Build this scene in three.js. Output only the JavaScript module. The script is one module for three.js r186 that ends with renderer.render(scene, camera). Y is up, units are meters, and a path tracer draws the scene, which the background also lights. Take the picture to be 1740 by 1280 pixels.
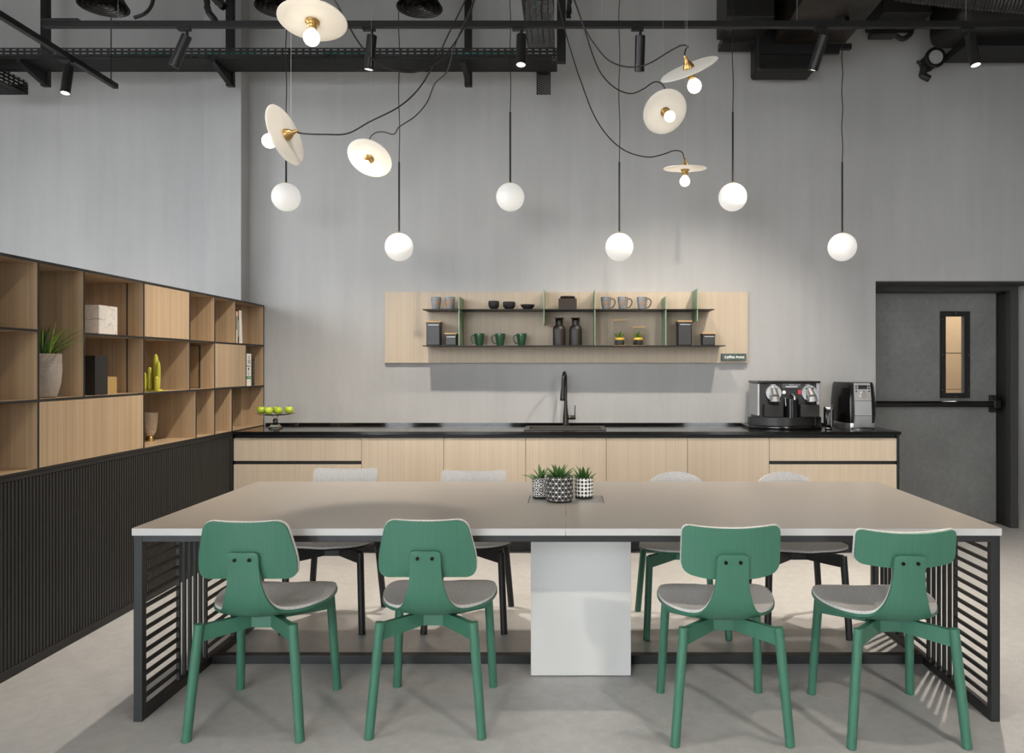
import * as THREE from 'three';
import { RoundedBoxGeometry } from 'three/addons/geometries/RoundedBoxGeometry.js';
import { mergeGeometries, toCreasedNormals, mergeVertices } from 'three/addons/utils/BufferGeometryUtils.js';
import { FontLoader } from 'three/addons/loaders/FontLoader.js';
import { TextGeometry } from 'three/addons/geometries/TextGeometry.js';

// ------------------------------------------------------------------ camera, sky, exposure
const scene = new THREE.Scene();
const CAM_H = 1.368, FOCAL = 1300, VX = 966, VY = 622;          // eye height (m), focal length and vanishing point (px)
const camera = new THREE.PerspectiveCamera(2 * Math.atan(640 / FOCAL) * 180 / Math.PI, 1740 / 1280, 0.05, 100);
camera.position.set(0, CAM_H, 0);
camera.lookAt(0, CAM_H, -1);
camera.setViewOffset(1740, 1280, 870 - VX, 640 - VY, 1740, 1280);  // shifted lens: verticals stay vertical
camera.updateProjectionMatrix();
const renderer = new THREE.WebGLRenderer();
renderer.toneMapping = THREE.LinearToneMapping;
renderer.toneMappingExposure = 1.0;
renderer.shadowMap.enabled = true;
scene.background = new THREE.Color().setRGB(0.93, 0.97, 1.0);     // bright overcast sky outside the windows behind the camera
scene.backgroundIntensity = 12.4;
const SPOT_W = 1.3, GLOBE_W = 0.2, BULB_W = 0.035;

// ------------------------------------------------------------------ helpers
let seed = 12345;
const rnd = () => { seed = (seed * 1664525 + 1013904223) >>> 0; return seed / 4294967296; };
const P = (px, py, d) => new THREE.Vector3((px - VX) * d / FOCAL, CAM_H - (py - VY) * d / FOCAL, -d);
const taken = {};
const numbered = (n) => { taken[n] = (taken[n] ?? -1) + 1; return taken[n] ? `${n}_${String(taken[n]).padStart(3, '0')}` : n; };
function shadows(o) { o.traverse((m) => { if (m.isMesh) { m.castShadow = true; m.receiveShadow = true; } }); }
function thing(name, label, category, pos = [0, 0, 0], turn = 0, group) {
  const o = new THREE.Group(); o.name = numbered(name); o.position.set(...pos); o.rotation.y = turn;
  o.userData = { label, category }; if (group) o.userData.group = group;
  scene.add(o); return o;
}
function structure(name, label, category) {
  const o = new THREE.Group(); o.name = name; o.userData = { label, category, kind: 'structure' }; scene.add(o); return o;
}
// part(): geometry given in the thing's own frame
function part(parent, name, geo, mat, label) {
  const m = new THREE.Mesh(geo, mat); m.name = name; if (label) m.userData.label = label; parent.add(m); return m;
}
// wpart(): geometry given in room coordinates, moved into the frame of an unrotated thing
function wpart(parent, name, geo, mat, label) {
  const p = new THREE.Vector3(); let q = parent; while (q && q !== scene) { p.add(q.position); q = q.parent; }
  geo.translate(-p.x, -p.y, -p.z); return part(parent, name, geo, mat, label);
}
function metricUV(geo, ox = 0, oy = 0) {                            // uv in metres by the main direction of each face
  const g = geo.index ? geo.toNonIndexed() : geo, p = g.attributes.position, uv = new Float32Array(p.count * 2);
  const a = new THREE.Vector3(), b = new THREE.Vector3(), c = new THREE.Vector3();
  for (let i = 0; i < p.count; i += 3) {
    a.fromBufferAttribute(p, i); b.fromBufferAttribute(p, i + 1); c.fromBufferAttribute(p, i + 2);
    const n = b.clone().sub(a).cross(c.clone().sub(a)), x = Math.abs(n.x), y = Math.abs(n.y), z = Math.abs(n.z);
    [a, b, c].forEach((v, k) => {
      const [s, t] = x >= y && x >= z ? [v.z, v.y] : z >= y ? [v.x, v.y] : [v.x, v.z];
      uv[(i + k) * 2] = s + ox; uv[(i + k) * 2 + 1] = t + oy;
    });
  }
  g.setAttribute('uv', new THREE.BufferAttribute(uv, 2)); return g;
}
function bx(x0, x1, y0, y1, z0, z1, r = 0) {
  const w = Math.abs(x1 - x0), h = Math.abs(y1 - y0), d = Math.abs(z1 - z0);
  r = Math.min(r, w * 0.49, h * 0.49, d * 0.49);
  const g = r > 0 ? new RoundedBoxGeometry(w, h, d, 2, r) : new THREE.BoxGeometry(w, h, d);
  g.translate((x0 + x1) / 2, (y0 + y1) / 2, (z0 + z1) / 2);
  return metricUV(g, rnd() * 3, rnd() * 3);
}
function rod(a, b, r0, r1 = r0, seg = 12) {                          // cylinder from a to b
  const A = new THREE.Vector3(...(a.toArray ? a.toArray() : a)), B = new THREE.Vector3(...(b.toArray ? b.toArray() : b));
  const d = B.clone().sub(A), g = new THREE.CylinderGeometry(r1, r0, d.length(), seg);
  g.applyQuaternion(new THREE.Quaternion().setFromUnitVectors(new THREE.Vector3(0, 1, 0), d.clone().normalize()));
  return g.translate(...A.add(B).multiplyScalar(0.5).toArray());
}
function lathe(pts, seg = 32) { return new THREE.LatheGeometry(pts.map(([r, y]) => new THREE.Vector2(r, y)), seg); }
function creased(g, a = 0.7) { return toCreasedNormals(g, a); }
function tube(pts, r, n = 64, seg = 8) { return new THREE.TubeGeometry(new THREE.CatmullRomCurve3(pts, false, 'centripetal'), n, r, seg, false); }
function merge(list) { return mergeGeometries(list.map((g) => { const n = g.index ? g.toNonIndexed() : g; for (const k of Object.keys(n.attributes)) if (!['position', 'normal', 'uv'].includes(k)) n.deleteAttribute(k); return n; })); }
function hexa(p) {                                                   // solid from 8 corners: 0-3 one end, 4-7 the other
  const f = [[0, 1, 2, 3], [7, 6, 5, 4], [0, 4, 5, 1], [1, 5, 6, 2], [2, 6, 7, 3], [3, 7, 4, 0]], v = [], uv = [];
  for (const [a, b, c, d] of f) for (const k of [a, b, c, a, c, d]) { v.push(...p[k]); uv.push(p[k][0], p[k][1]); }
  const g = new THREE.BufferGeometry(); g.setAttribute('position', new THREE.Float32BufferAttribute(v, 3)); g.setAttribute('uv', new THREE.Float32BufferAttribute(uv, 2));
  g.computeVertexNormals(); return g;
}
// ---- textures
function hash(x, y, s) { let h = (x * 374761393 + y * 668265263 + s * 974634777) | 0; h = Math.imul(h ^ (h >>> 13), 1274126177); return ((h ^ (h >>> 16)) >>> 0) / 4294967296; }
function vnoise(x, y, px, py, s) {                                   // value noise, tiles after px by py cells
  const xi = Math.floor(x), yi = Math.floor(y), fx = x - xi, fy = y - yi, u = fx * fx * (3 - 2 * fx), v = fy * fy * (3 - 2 * fy);
  const w = (i, j) => hash(((xi + i) % px + px) % px, ((yi + j) % py + py) % py, s);
  return (w(0, 0) * (1 - u) + w(1, 0) * u) * (1 - v) + (w(0, 1) * (1 - u) + w(1, 1) * u) * v;
}
function fbm(u, v, cx, cy, oct, s) { let a = 0, k = 0.5, n = 0; for (let o = 0; o < oct; o++) { a += k * vnoise(u * cx, v * cy, cx, cy, s + o); n += k; k *= 0.5; cx *= 2; cy *= 2; } return a / n; }
function tex(w, h, sizeX, sizeY, fn, srgb = true) {                 // fn(u, v) -> [r, g, b] 0..255; the pattern covers sizeX by sizeY metres
  const d = new Uint8Array(w * h * 4);
  for (let j = 0; j < h; j++) for (let i = 0; i < w; i++) {
    const c = fn((i + 0.5) / w, (j + 0.5) / h), k = (j * w + i) * 4;
    d[k] = Math.max(0, Math.min(255, c[0])); d[k + 1] = Math.max(0, Math.min(255, c[1])); d[k + 2] = Math.max(0, Math.min(255, c[2])); d[k + 3] = 255;
  }
  const t = new THREE.DataTexture(d, w, h); t.wrapS = t.wrapT = THREE.RepeatWrapping; t.magFilter = THREE.LinearFilter; t.minFilter = THREE.LinearMipmapLinearFilter; t.generateMipmaps = true;
  t.repeat.set(1 / sizeX, 1 / sizeY); if (srgb) t.colorSpace = THREE.SRGBColorSpace; t.needsUpdate = true; return t;
}
const mix = (a, b, t) => a.map((x, i) => x + (b[i] - x) * t);
const std = (o) => new THREE.MeshStandardMaterial(o);
const phys = (o) => new THREE.MeshPhysicalMaterial(o);

const oakStripes = [];
{ let u = 0; while (u < 1) { const w = 0.004 + 0.012 * rnd(); oakStripes.push([u, rnd(), rnd()]); u += w; } }
function oakAt(u) { let lo = 0, hi = oakStripes.length - 1; while (lo < hi) { const m = (lo + hi + 1) >> 1; if (oakStripes[m][0] <= u) lo = m; else hi = m - 1; } return oakStripes[lo]; }
function oak(light, dark, ribbed) {
  return tex(1024, 256, 0.9, 1.6, (u, v) => {
    const s = oakAt(u), g = fbm(u, v, 256, 4, 3, 7), band = fbm(u, v, 10, 2, 3, 19);
    let t = 0.35 * s[1] + 0.4 * g + 0.35 * band - 0.05;
    if (ribbed) t = 0.62 * t + 0.38 * (0.5 + 0.5 * Math.sin(u * 2 * Math.PI * 66));
    return mix(light, dark, t);
  });
}
const T = {
  oak: oak([194, 170, 139], [158, 133, 105], false),
  oakRib: oak([195, 181, 162], [167, 151, 131], true),
  plaster: tex(1024, 1024, 5.2, 5.2, (u, v) => { const n = fbm(u, v, 5, 4, 6, 3), s = fbm(u, v, 90, 6, 3, 11), k = 168 + (n - 0.5) * 26 + (s - 0.5) * 8; return [k, k, k]; }),
  plasterBump: tex(512, 512, 1.3, 1.3, (u, v) => { const k = 255 * fbm(u, v, 40, 24, 4, 5); return [k, k, k]; }, false),
  concrete: tex(1024, 1024, 3.7, 3.7, (u, v) => { const n = fbm(u, v, 4, 4, 7, 23), f = fbm(u, v, 120, 120, 2, 31), c = fbm(u, v, 9, 9, 5, 47); const k = 178 + (n - 0.5) * 26 + (f - 0.5) * 14 + (c - 0.5) * 12 + (hash(Math.floor(u * 1024), Math.floor(v * 1024), 9) - 0.5) * 9; return [k, k - 1, k - 2]; }),
  concreteRough: tex(512, 512, 3.7, 3.7, (u, v) => { const k = 88 + (fbm(u, v, 6, 6, 5, 61) - 0.5) * 40; return [k, k, k]; }, false),
  fabric: tex(256, 256, 0.12, 0.12, (u, v) => { const n = fbm(u, v, 64, 16, 2, 71) * 0.5 + fbm(u, v, 16, 64, 2, 73) * 0.5, k = 206 + (n - 0.5) * 46; return [k, k - 2, k - 4]; }),
  fabricBump: tex(256, 256, 0.06, 0.06, (u, v) => { const k = 127 + 60 * Math.sin(u * 2 * Math.PI * 32) + 60 * Math.sin(v * 2 * Math.PI * 32); return [k, k, k]; }, false),
  grain: tex(256, 256, 0.25, 0.5, (u, v) => { const k = 255 * (0.5 * fbm(u, v, 90, 4, 2, 81) + 0.5 * fbm(u, v, 24, 2, 2, 83)); return [k, k, k]; }, false),
  green: tex(256, 256, 0.25, 0.5, (u, v) => { const t = fbm(u, v, 90, 4, 2, 81); return mix([64, 116, 95], [57, 107, 87], t); }),
  marble: tex(512, 512, 0.42, 0.42, (u, v) => { const w = fbm(u, v, 4, 4, 5, 91), s = fbm(u, v, 3, 3, 6, 99), q = Math.abs(Math.sin(Math.PI * (2 * u + 3 * v + 2.6 * s))), r = Math.abs(Math.sin(Math.PI * (3 * u - 1 * v + 3.4 * w))); const vein = 1.5 * Math.exp(-q * 22) * Math.max(0, w * 3 - 0.9) + 1.2 * Math.exp(-r * 34) * Math.max(0, s * 3 - 0.95) + 0.12 * w; return mix([228, 223, 216], [104, 94, 88], Math.min(1, vein)); }),
  greenMarble: tex(256, 256, 0.14, 0.14, (u, v) => { const a = fbm(u, v, 12, 12, 4, 101), b = Math.abs(fbm(u, v, 6, 6, 5, 107) - 0.5); return mix(mix([22, 44, 38], [58, 84, 74], a), [150, 172, 162], Math.exp(-b * 90) * 0.6); }),
  slots: tex(128, 64, 0.051, 0.0265, (u, v) => { const k = u > 0.2 && u < 0.82 && v > 0.34 && v < 0.66 ? 0 : 255; return [k, k, k]; }, false),
  holes: tex(128, 64, 0.034, 0.018, (u, v) => { const r = v < 0.5 ? 0 : 1, x = (u * 1 + r * 0.5) % 1, y = (v * 2) % 1; const k = x > 0.2 && x < 0.8 && y > 0.26 && y < 0.74 ? 0 : 255; return [k, k, k]; }, false),
  concretePot: tex(256, 256, 0.03, 0.03, (u, v) => { const a = Math.abs(((u + v) * 2) % 1 - 0.5) * 2, b = Math.abs(((u - v + 4) * 2) % 1 - 0.5) * 2, k = 255 * Math.min(1, Math.min(a, b) * 2.2); return [k, k, k]; }, false),
};
const M = {
  wall: std({ map: T.plaster, roughness: 0.82, bumpMap: T.plasterBump, bumpScale: 0.0012 }),
  ceiling: std({ color: 0x9a9895, roughness: 0.9 }),
  floor: std({ map: T.concrete, roughnessMap: T.concreteRough, roughness: 1.0 }),
  oak: std({ map: T.oak, roughness: 0.33 }),
  oakDoor: std({ map: T.oakRib, roughness: 0.5 }),
  blackLam: std({ color: 0x1b1b1c, roughness: 0.55 }),
  blackSlat: std({ color: 0x202122, roughness: 0.5 }),
  blackMetal: std({ color: 0x161617, roughness: 0.48, metalness: 0.2 }),
  tray: std({ color: 0x131313, roughness: 0.6, alphaMap: T.slots, side: THREE.DoubleSide, transparent: true }),
  trayFine: std({ color: 0x131313, roughness: 0.6, alphaMap: T.holes, side: THREE.DoubleSide, transparent: true }),
  steel: std({ color: 0x343536, roughness: 0.45, metalness: 0.55 }),
  duct: std({ color: 0x1c1b1b, roughness: 0.5, metalness: 0.35 }),
  ductWorn: std({ color: 0x8a817a, roughness: 0.42, metalness: 0.5, map: tex(256, 256, 0.9, 0.9, (u, v) => { const k = 90 + (fbm(u, v, 5, 5, 5, 201) - 0.5) * 120; return [k * 1.04, k, k * 0.96]; }) }),
  diffuser: std({ color: 0x3d3b3a, roughness: 0.4, metalness: 0.4 }),
  foil: std({ color: 0x3c3b3b, roughness: 0.38, metalness: 0.7 }),
  worktop: std({ color: 0x151516, roughness: 0.13, map: tex(256, 256, 1.1, 1.1, (u, v) => { const k = 200 + (fbm(u, v, 10, 10, 4, 211) - 0.5) * 70; return [k, k, k]; }) }),
  sink: std({ color: 0x3a3734, roughness: 0.5 }),
  tabletop: std({ color: 0x8f8982, roughness: 0.3 }),
  tableEdge: std({ color: 0xbcbcbb, roughness: 0.4 }),
  pedestal: std({ color: 0xcfcfcd, roughness: 0.6 }),
  fabric: std({ map: T.fabric, roughness: 0.95, bumpMap: T.fabricBump, bumpScale: 0.0004 }),
  greenWood: std({ map: T.green, roughness: 0.42, bumpMap: T.grain, bumpScale: 0.0003 }),
  blackWood: std({ color: 0x1e1e1f, roughness: 0.45, bumpMap: T.grain, bumpScale: 0.0003 }),
  screw: std({ color: 0x141414, roughness: 0.35, metalness: 0.7 }),
  greenPlate: std({ color: 0x7d9479, roughness: 0.5 }),
  brass: std({ color: 0xb6935a, roughness: 0.3, metalness: 0.85 }),
  chrome: std({ color: 0xcfcfcf, roughness: 0.16, metalness: 1.0 }),
  brushed: std({ color: 0xb4b5b6, roughness: 0.34, metalness: 0.85 }),
  cord: std({ color: 0x26221f, roughness: 0.5, metalness: 0.2 }),
  wire: std({ color: 0xc9c9c7, roughness: 0.35, metalness: 0.8 }),
  glass: phys({ color: 0xffffff, roughness: 0.02, transmission: 1, thickness: 0, ior: 1.45 }),
  solidGlass: phys({ color: 0xf6fbfa, roughness: 0.03, transmission: 1, thickness: 0.02, ior: 1.5 }),
  alabaster: phys({ color: 0xffffff, roughness: 0.6, transmission: 0.4, thickness: 0, map: tex(256, 256, 1, 1, (u, v) => { const k = 244 + (fbm(u, v, 6, 6, 5, 221) - 0.5) * 24; return [k, k - 3, k - 9]; }) }),
  leaf: std({ color: 0x46702f, roughness: 0.5 }), leafDark: std({ color: 0x335c2c, roughness: 0.5 }), leafLime: std({ color: 0x7f9a3a, roughness: 0.55 }),
  soil: std({ color: 0x33291f, roughness: 1 }),
  globe: std({ color: 0xb8b6b2, roughness: 0.35, emissive: new THREE.Color().setRGB(1, 0.975, 0.93), emissiveIntensity: 0.5 }),
  bulb: std({ color: 0xffffff, roughness: 0.2, emissive: new THREE.Color().setRGB(1, 0.93, 0.78), emissiveIntensity: 2.2 }),
  lens: std({ color: 0xffffff, emissive: new THREE.Color().setRGB(1, 0.92, 0.78), emissiveIntensity: 5 }),
  blackCeramic: std({ color: 0x1c1a19, roughness: 0.7 }),
  blackGloss: std({ color: 0x0e0e0f, roughness: 0.18 }),
  blackSatin: std({ color: 0x171717, roughness: 0.36 }),
  doorBlack: std({ color: 0xaaaaaa, roughness: 0.45, map: tex(512, 512, 1.6, 1.6, (u, v) => { const k = 190 + (fbm(u, v, 5, 5, 5, 231) - 0.5) * 30 + (fbm(u, v, 60, 60, 2, 233) - 0.5) * 16; return [k, k, k]; }) }),
  frameGrey: std({ color: 0x3e3e3e, roughness: 0.55 }),
};
M.tabletopUV = M.tabletop;

// ------------------------------------------------------------------ the room
const WZ = -6.15;                                                   // back wall face
const XL = -5.6, XR = 5.6, ZF = 4.0, CH = 4.85;                     // the other walls and the ceiling height
{
  const f = structure('floor', 'pale polished concrete floor with faint mottling', 'floor');
  part(f, 'slab', metricUV(new THREE.BoxGeometry(XR - XL + 0.6, 0.2, ZF - WZ + 0.9).translate(0, -0.1, (ZF + WZ) / 2)), M.floor);
  const c = structure('ceiling', 'plain grey concrete ceiling above the ducts', 'ceiling');
  part(c, 'slab', metricUV(new THREE.BoxGeometry(XR - XL + 0.6, 0.2, ZF - WZ + 0.9).translate(0, CH + 0.1, (ZF + WZ) / 2)), M.ceiling);
  const shape = new THREE.Shape();
  [[XL, 0], [2.469, 0], [2.469, 2.05], [3.80, 2.05], [3.80, 0], [XR, 0], [XR, CH], [XL, CH]].forEach(([x, y], i) => i ? shape.lineTo(x, y) : shape.moveTo(x, y));
  const wb = structure('wall_back', 'grey plastered back wall behind the kitchen counter', 'wall');
  part(wb, 'plaster', metricUV(new THREE.ExtrudeGeometry(shape, { depth: 0.56, bevelEnabled: false }).translate(0, 0, WZ - 0.56)), M.wall);
  const pier = structure('wall_pier', 'grey plastered pier standing out from the back wall behind the shelving', 'wall');
  part(pier, 'plaster', bx(-2.855, -2.568, 0, CH, WZ - 0.01, -6.0), M.wall);
  const wl = structure('wall_left', 'grey plastered side wall beyond the shelving', 'wall');
  const lw = new THREE.Shape(); lw.moveTo(-ZF, 0); lw.lineTo(-WZ, 0); lw.lineTo(-WZ, CH); lw.lineTo(-ZF, CH); lw.lineTo(-ZF, 0);
  const side = [[2.6, 4.6], [-0.2, 1.8]];
  for (const [p, q] of side) { const h = new THREE.Path(); h.moveTo(p, 0.9); h.lineTo(p, 3.6); h.lineTo(q, 3.6); h.lineTo(q, 0.9); h.lineTo(p, 0.9); lw.holes.push(h); }
  part(wl, 'plaster', metricUV(new THREE.ExtrudeGeometry(lw, { depth: 0.25, bevelEnabled: false }).rotateY(Math.PI / 2).translate(XL - 0.25, 0, 0)), M.wall);
  side.forEach(([p, q], i) => {
    const w = structure(`window_${i + 4}`, i ? 'black framed window in the side wall nearer the viewer' : 'black framed window in the side wall behind the bookcase', 'window'), t = 0.05, x0 = XL - 0.14, x1 = XL - 0.08;
    for (const [z0, z1, y0, y1] of [[p, p + t, 0.9, 3.6], [q - t, q, 0.9, 3.6], [p + t, q - t, 0.9, 0.9 + t], [p + t, q - t, 3.6 - t, 3.6]]) part(w, 'frame', bx(x0, x1, y0, y1, -z0, -z1), M.blackMetal);
    part(w, 'pane', bx(XL - 0.113, XL - 0.105, 0.95, 3.55, -p - t, -q + t), M.glass);
  });
  const wr = structure('wall_right', 'grey plastered side wall beyond the door', 'wall');
  part(wr, 'plaster', bx(XR, XR + 0.25, 0, CH, WZ, ZF), M.wall);
  // wall behind the camera with tall windows
  const ws = new THREE.Shape(); ws.moveTo(XL, 0); ws.lineTo(XR, 0); ws.lineTo(XR, CH); ws.lineTo(XL, CH); ws.lineTo(XL, 0);
  const wins = [[-5.3, -3.3], [-2.75, -1.2], [2.45, 3.45]];
  for (const [a, b] of wins) { const h = new THREE.Path(); h.moveTo(a, 0.06); h.lineTo(a, 3.6); h.lineTo(b, 3.6); h.lineTo(b, 0.06); h.lineTo(a, 0.06); ws.holes.push(h); }
  const wf = structure('wall_front', 'grey wall with tall windows facing the counter', 'wall');
  part(wf, 'plaster', metricUV(new THREE.ExtrudeGeometry(ws, { depth: 0.25, bevelEnabled: false }).translate(0, 0, ZF)), M.wall);
  wins.forEach(([a, b], i) => {
    const w = structure(`window_${i + 1}`, 'tall black framed window in the wall facing the counter', 'window'), t = 0.05, z0 = ZF + 0.08, z1 = ZF + 0.14;
    for (const [x0, x1, y0, y1] of [[a, a + t, 0.06, 3.6], [b - t, b, 0.06, 3.6], [a + t, b - t, 0.06, 0.06 + t], [a + t, b - t, 3.6 - t, 3.6], [a + t, b - t, 2.4, 2.4 + t]]) part(w, 'frame', bx(x0, x1, y0, y1, z0, z1), M.blackMetal);
    for (const [y0, y1] of [[0.11, 2.4], [2.45, 3.55]]) part(w, 'pane', bx(a + t, b - t, y0, y1, ZF + 0.105, ZF + 0.113), M.glass);
  });
  const g = structure('ground', 'light paving outside the windows', 'ground');
  part(g, 'paving', metricUV(new THREE.BoxGeometry(70, 0.2, 70).translate(0, -0.42, 0)), std({ color: 0x9c9a96, roughness: 0.9 }));
  // doorway
  const soff = structure('trim_1', 'dark lining under the head of the door recess', 'trim');
  part(soff, 'lining', bx(2.469, 3.80, 2.04, 2.05, -6.45, WZ - 0.001), M.frameGrey);
  const bb = structure('baseboard_right', 'light grey baseboard beside the door recess', 'baseboard');
  part(bb, 'board', bx(3.788, 3.80, 0, 0.08, -6.43, WZ), std({ color: 0xb5b3b0, roughness: 0.6 }));
  const d = structure('door_1', 'black metal fire door with a narrow window and push bar', 'door');
  part(d, 'frame', bx(2.47, 3.787, 2.002, 2.04, -6.70, -6.45), M.frameGrey); part(d, 'door_stop', bx(2.53, 3.727, 1.975, 2.002, -6.709, -6.7115), M.blackSatin);
  part(d, 'frame', bx(3.727, 3.787, 0, 2.002, -6.52, -6.45), M.frameGrey);
  part(d, 'frame', bx(3.727, 3.787, 0, 2.002, -6.70, -6.52), M.blackSatin);
  part(d, 'frame', bx(2.47, 2.53, 0, 2.002, -6.70, -6.45), M.frameGrey);
  const zf = -6.66;                                                  // leaf, built around its window
  const leafShape = new THREE.Shape(); leafShape.moveTo(2.535, 0.012); leafShape.lineTo(3.722, 0.012); leafShape.lineTo(3.722, 2.0); leafShape.lineTo(2.535, 2.0); leafShape.lineTo(2.535, 0.012);
  const hole = new THREE.Path(); hole.moveTo(3.275, 1.13); hole.lineTo(3.275, 1.80); hole.lineTo(3.445, 1.80); hole.lineTo(3.445, 1.13); hole.lineTo(3.275, 1.13); leafShape.holes.push(hole);
  const leaf = part(d, 'leaf', metricUV(new THREE.ExtrudeGeometry(leafShape, { depth: 0.05, bevelEnabled: false }).translate(0, 0, zf - 0.05)), M.doorBlack);
  const fx0 = 3.232, fx1 = 3.488, fy0 = 1.088, fy1 = 1.842, t = 0.045;
  const wfm = part(d, 'window_frame', merge([bx(fx0, fx0 + t, fy0, fy1, zf, zf + 0.016), bx(fx1 - t, fx1, fy0, fy1, zf, zf + 0.016), bx(fx0 + t, fx1 - t, fy0, fy0 + t, zf, zf + 0.016), bx(fx0 + t, fx1 - t, fy1 - t, fy1, zf, zf + 0.016)]), M.blackSatin);
  for (const [x, y] of [[3.36, fy1 - 0.014], [3.36, fy0 + 0.014], [fx0 + 0.014, 1.77], [fx0 + 0.014, 1.465], [fx0 + 0.014, 1.16], [fx1 - 0.014, 1.465], [fx1 - 0.014, 1.16]]) part(wfm, 'screw', new THREE.SphereGeometry(0.006, 10, 6).translate(x, y, zf + 0.017), M.chrome);
  part(d, 'pane', bx(3.275, 3.445, 1.13, 1.80, zf - 0.03, zf - 0.024), M.glass);
  const bar = part(d, 'push_bar', rod([2.545, 1.04, zf + 0.08], [3.67, 1.04, zf + 0.08], 0.026, 0.026, 20), M.blackGloss);
  part(bar, 'bracket', merge([bx(3.655, 3.70, 0.965, 1.115, zf, zf + 0.04, 0.004), bx(3.648, 3.706, 1.005, 1.075, zf + 0.03, zf + 0.11, 0.01)]), M.blackSatin);
  part(bar, 'bracket', bx(2.54, 2.58, 1.0, 1.08, zf, zf + 0.10, 0.006), M.blackSatin);
  // the lit corridor behind the door's window
  const cz0 = -8.6, cz1 = -6.715, cy = structure('wall_corridor', 'tan panelled corridor seen through the window of the door', 'wall');
  const tan = std({ color: 0xc4ab88, roughness: 0.7 }), grey = std({ color: 0x8d8a86, roughness: 0.8 });
  for (const [y0, y1] of [[0, 0.55], [0.556, 1.1], [1.106, 1.508], [1.516, 1.93], [1.936, 2.7]]) part(cy, 'panel', bx(1.6, 5.4, y0, y1, cz0 - 0.02, cz0), tan);
  part(cy, 'backing', bx(1.6, 5.4, 0, 2.7, cz0 - 0.2, cz0 - 0.02), M.blackLam);
  part(cy, 'side', bx(1.5, 1.6, 0, 2.7, cz0 - 0.2, cz1), tan); part(cy, 'side', bx(5.4, 5.5, 0, 2.7, cz0 - 0.2, cz1), tan);
  part(cy, 'floor_slab', bx(1.5, 5.5, -0.2, 0, cz0 - 0.2, -6.6 - 0.001), grey); part(cy, 'ceiling_slab', bx(1.5, 5.5, 2.7, 2.8, cz0 - 0.2, cz1), grey);
  const lamp = thing('corridor_lamp', 'small round lamp on the ceiling of the corridor behind the door', 'lamp', [4.3, 2.7, -7.7]);
  part(lamp, 'diffuser', lathe([[0.001, -0.06], [0.09, -0.05], [0.12, -0.02], [0.12, 0]], 24), M.globe);
  const pl = new THREE.PointLight(new THREE.Color().setRGB(1, 0.96, 0.9), 5); pl.position.set(0, -0.14, 0); pl.castShadow = true; pl.shadow.radius = 4; lamp.add(pl);
}

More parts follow.
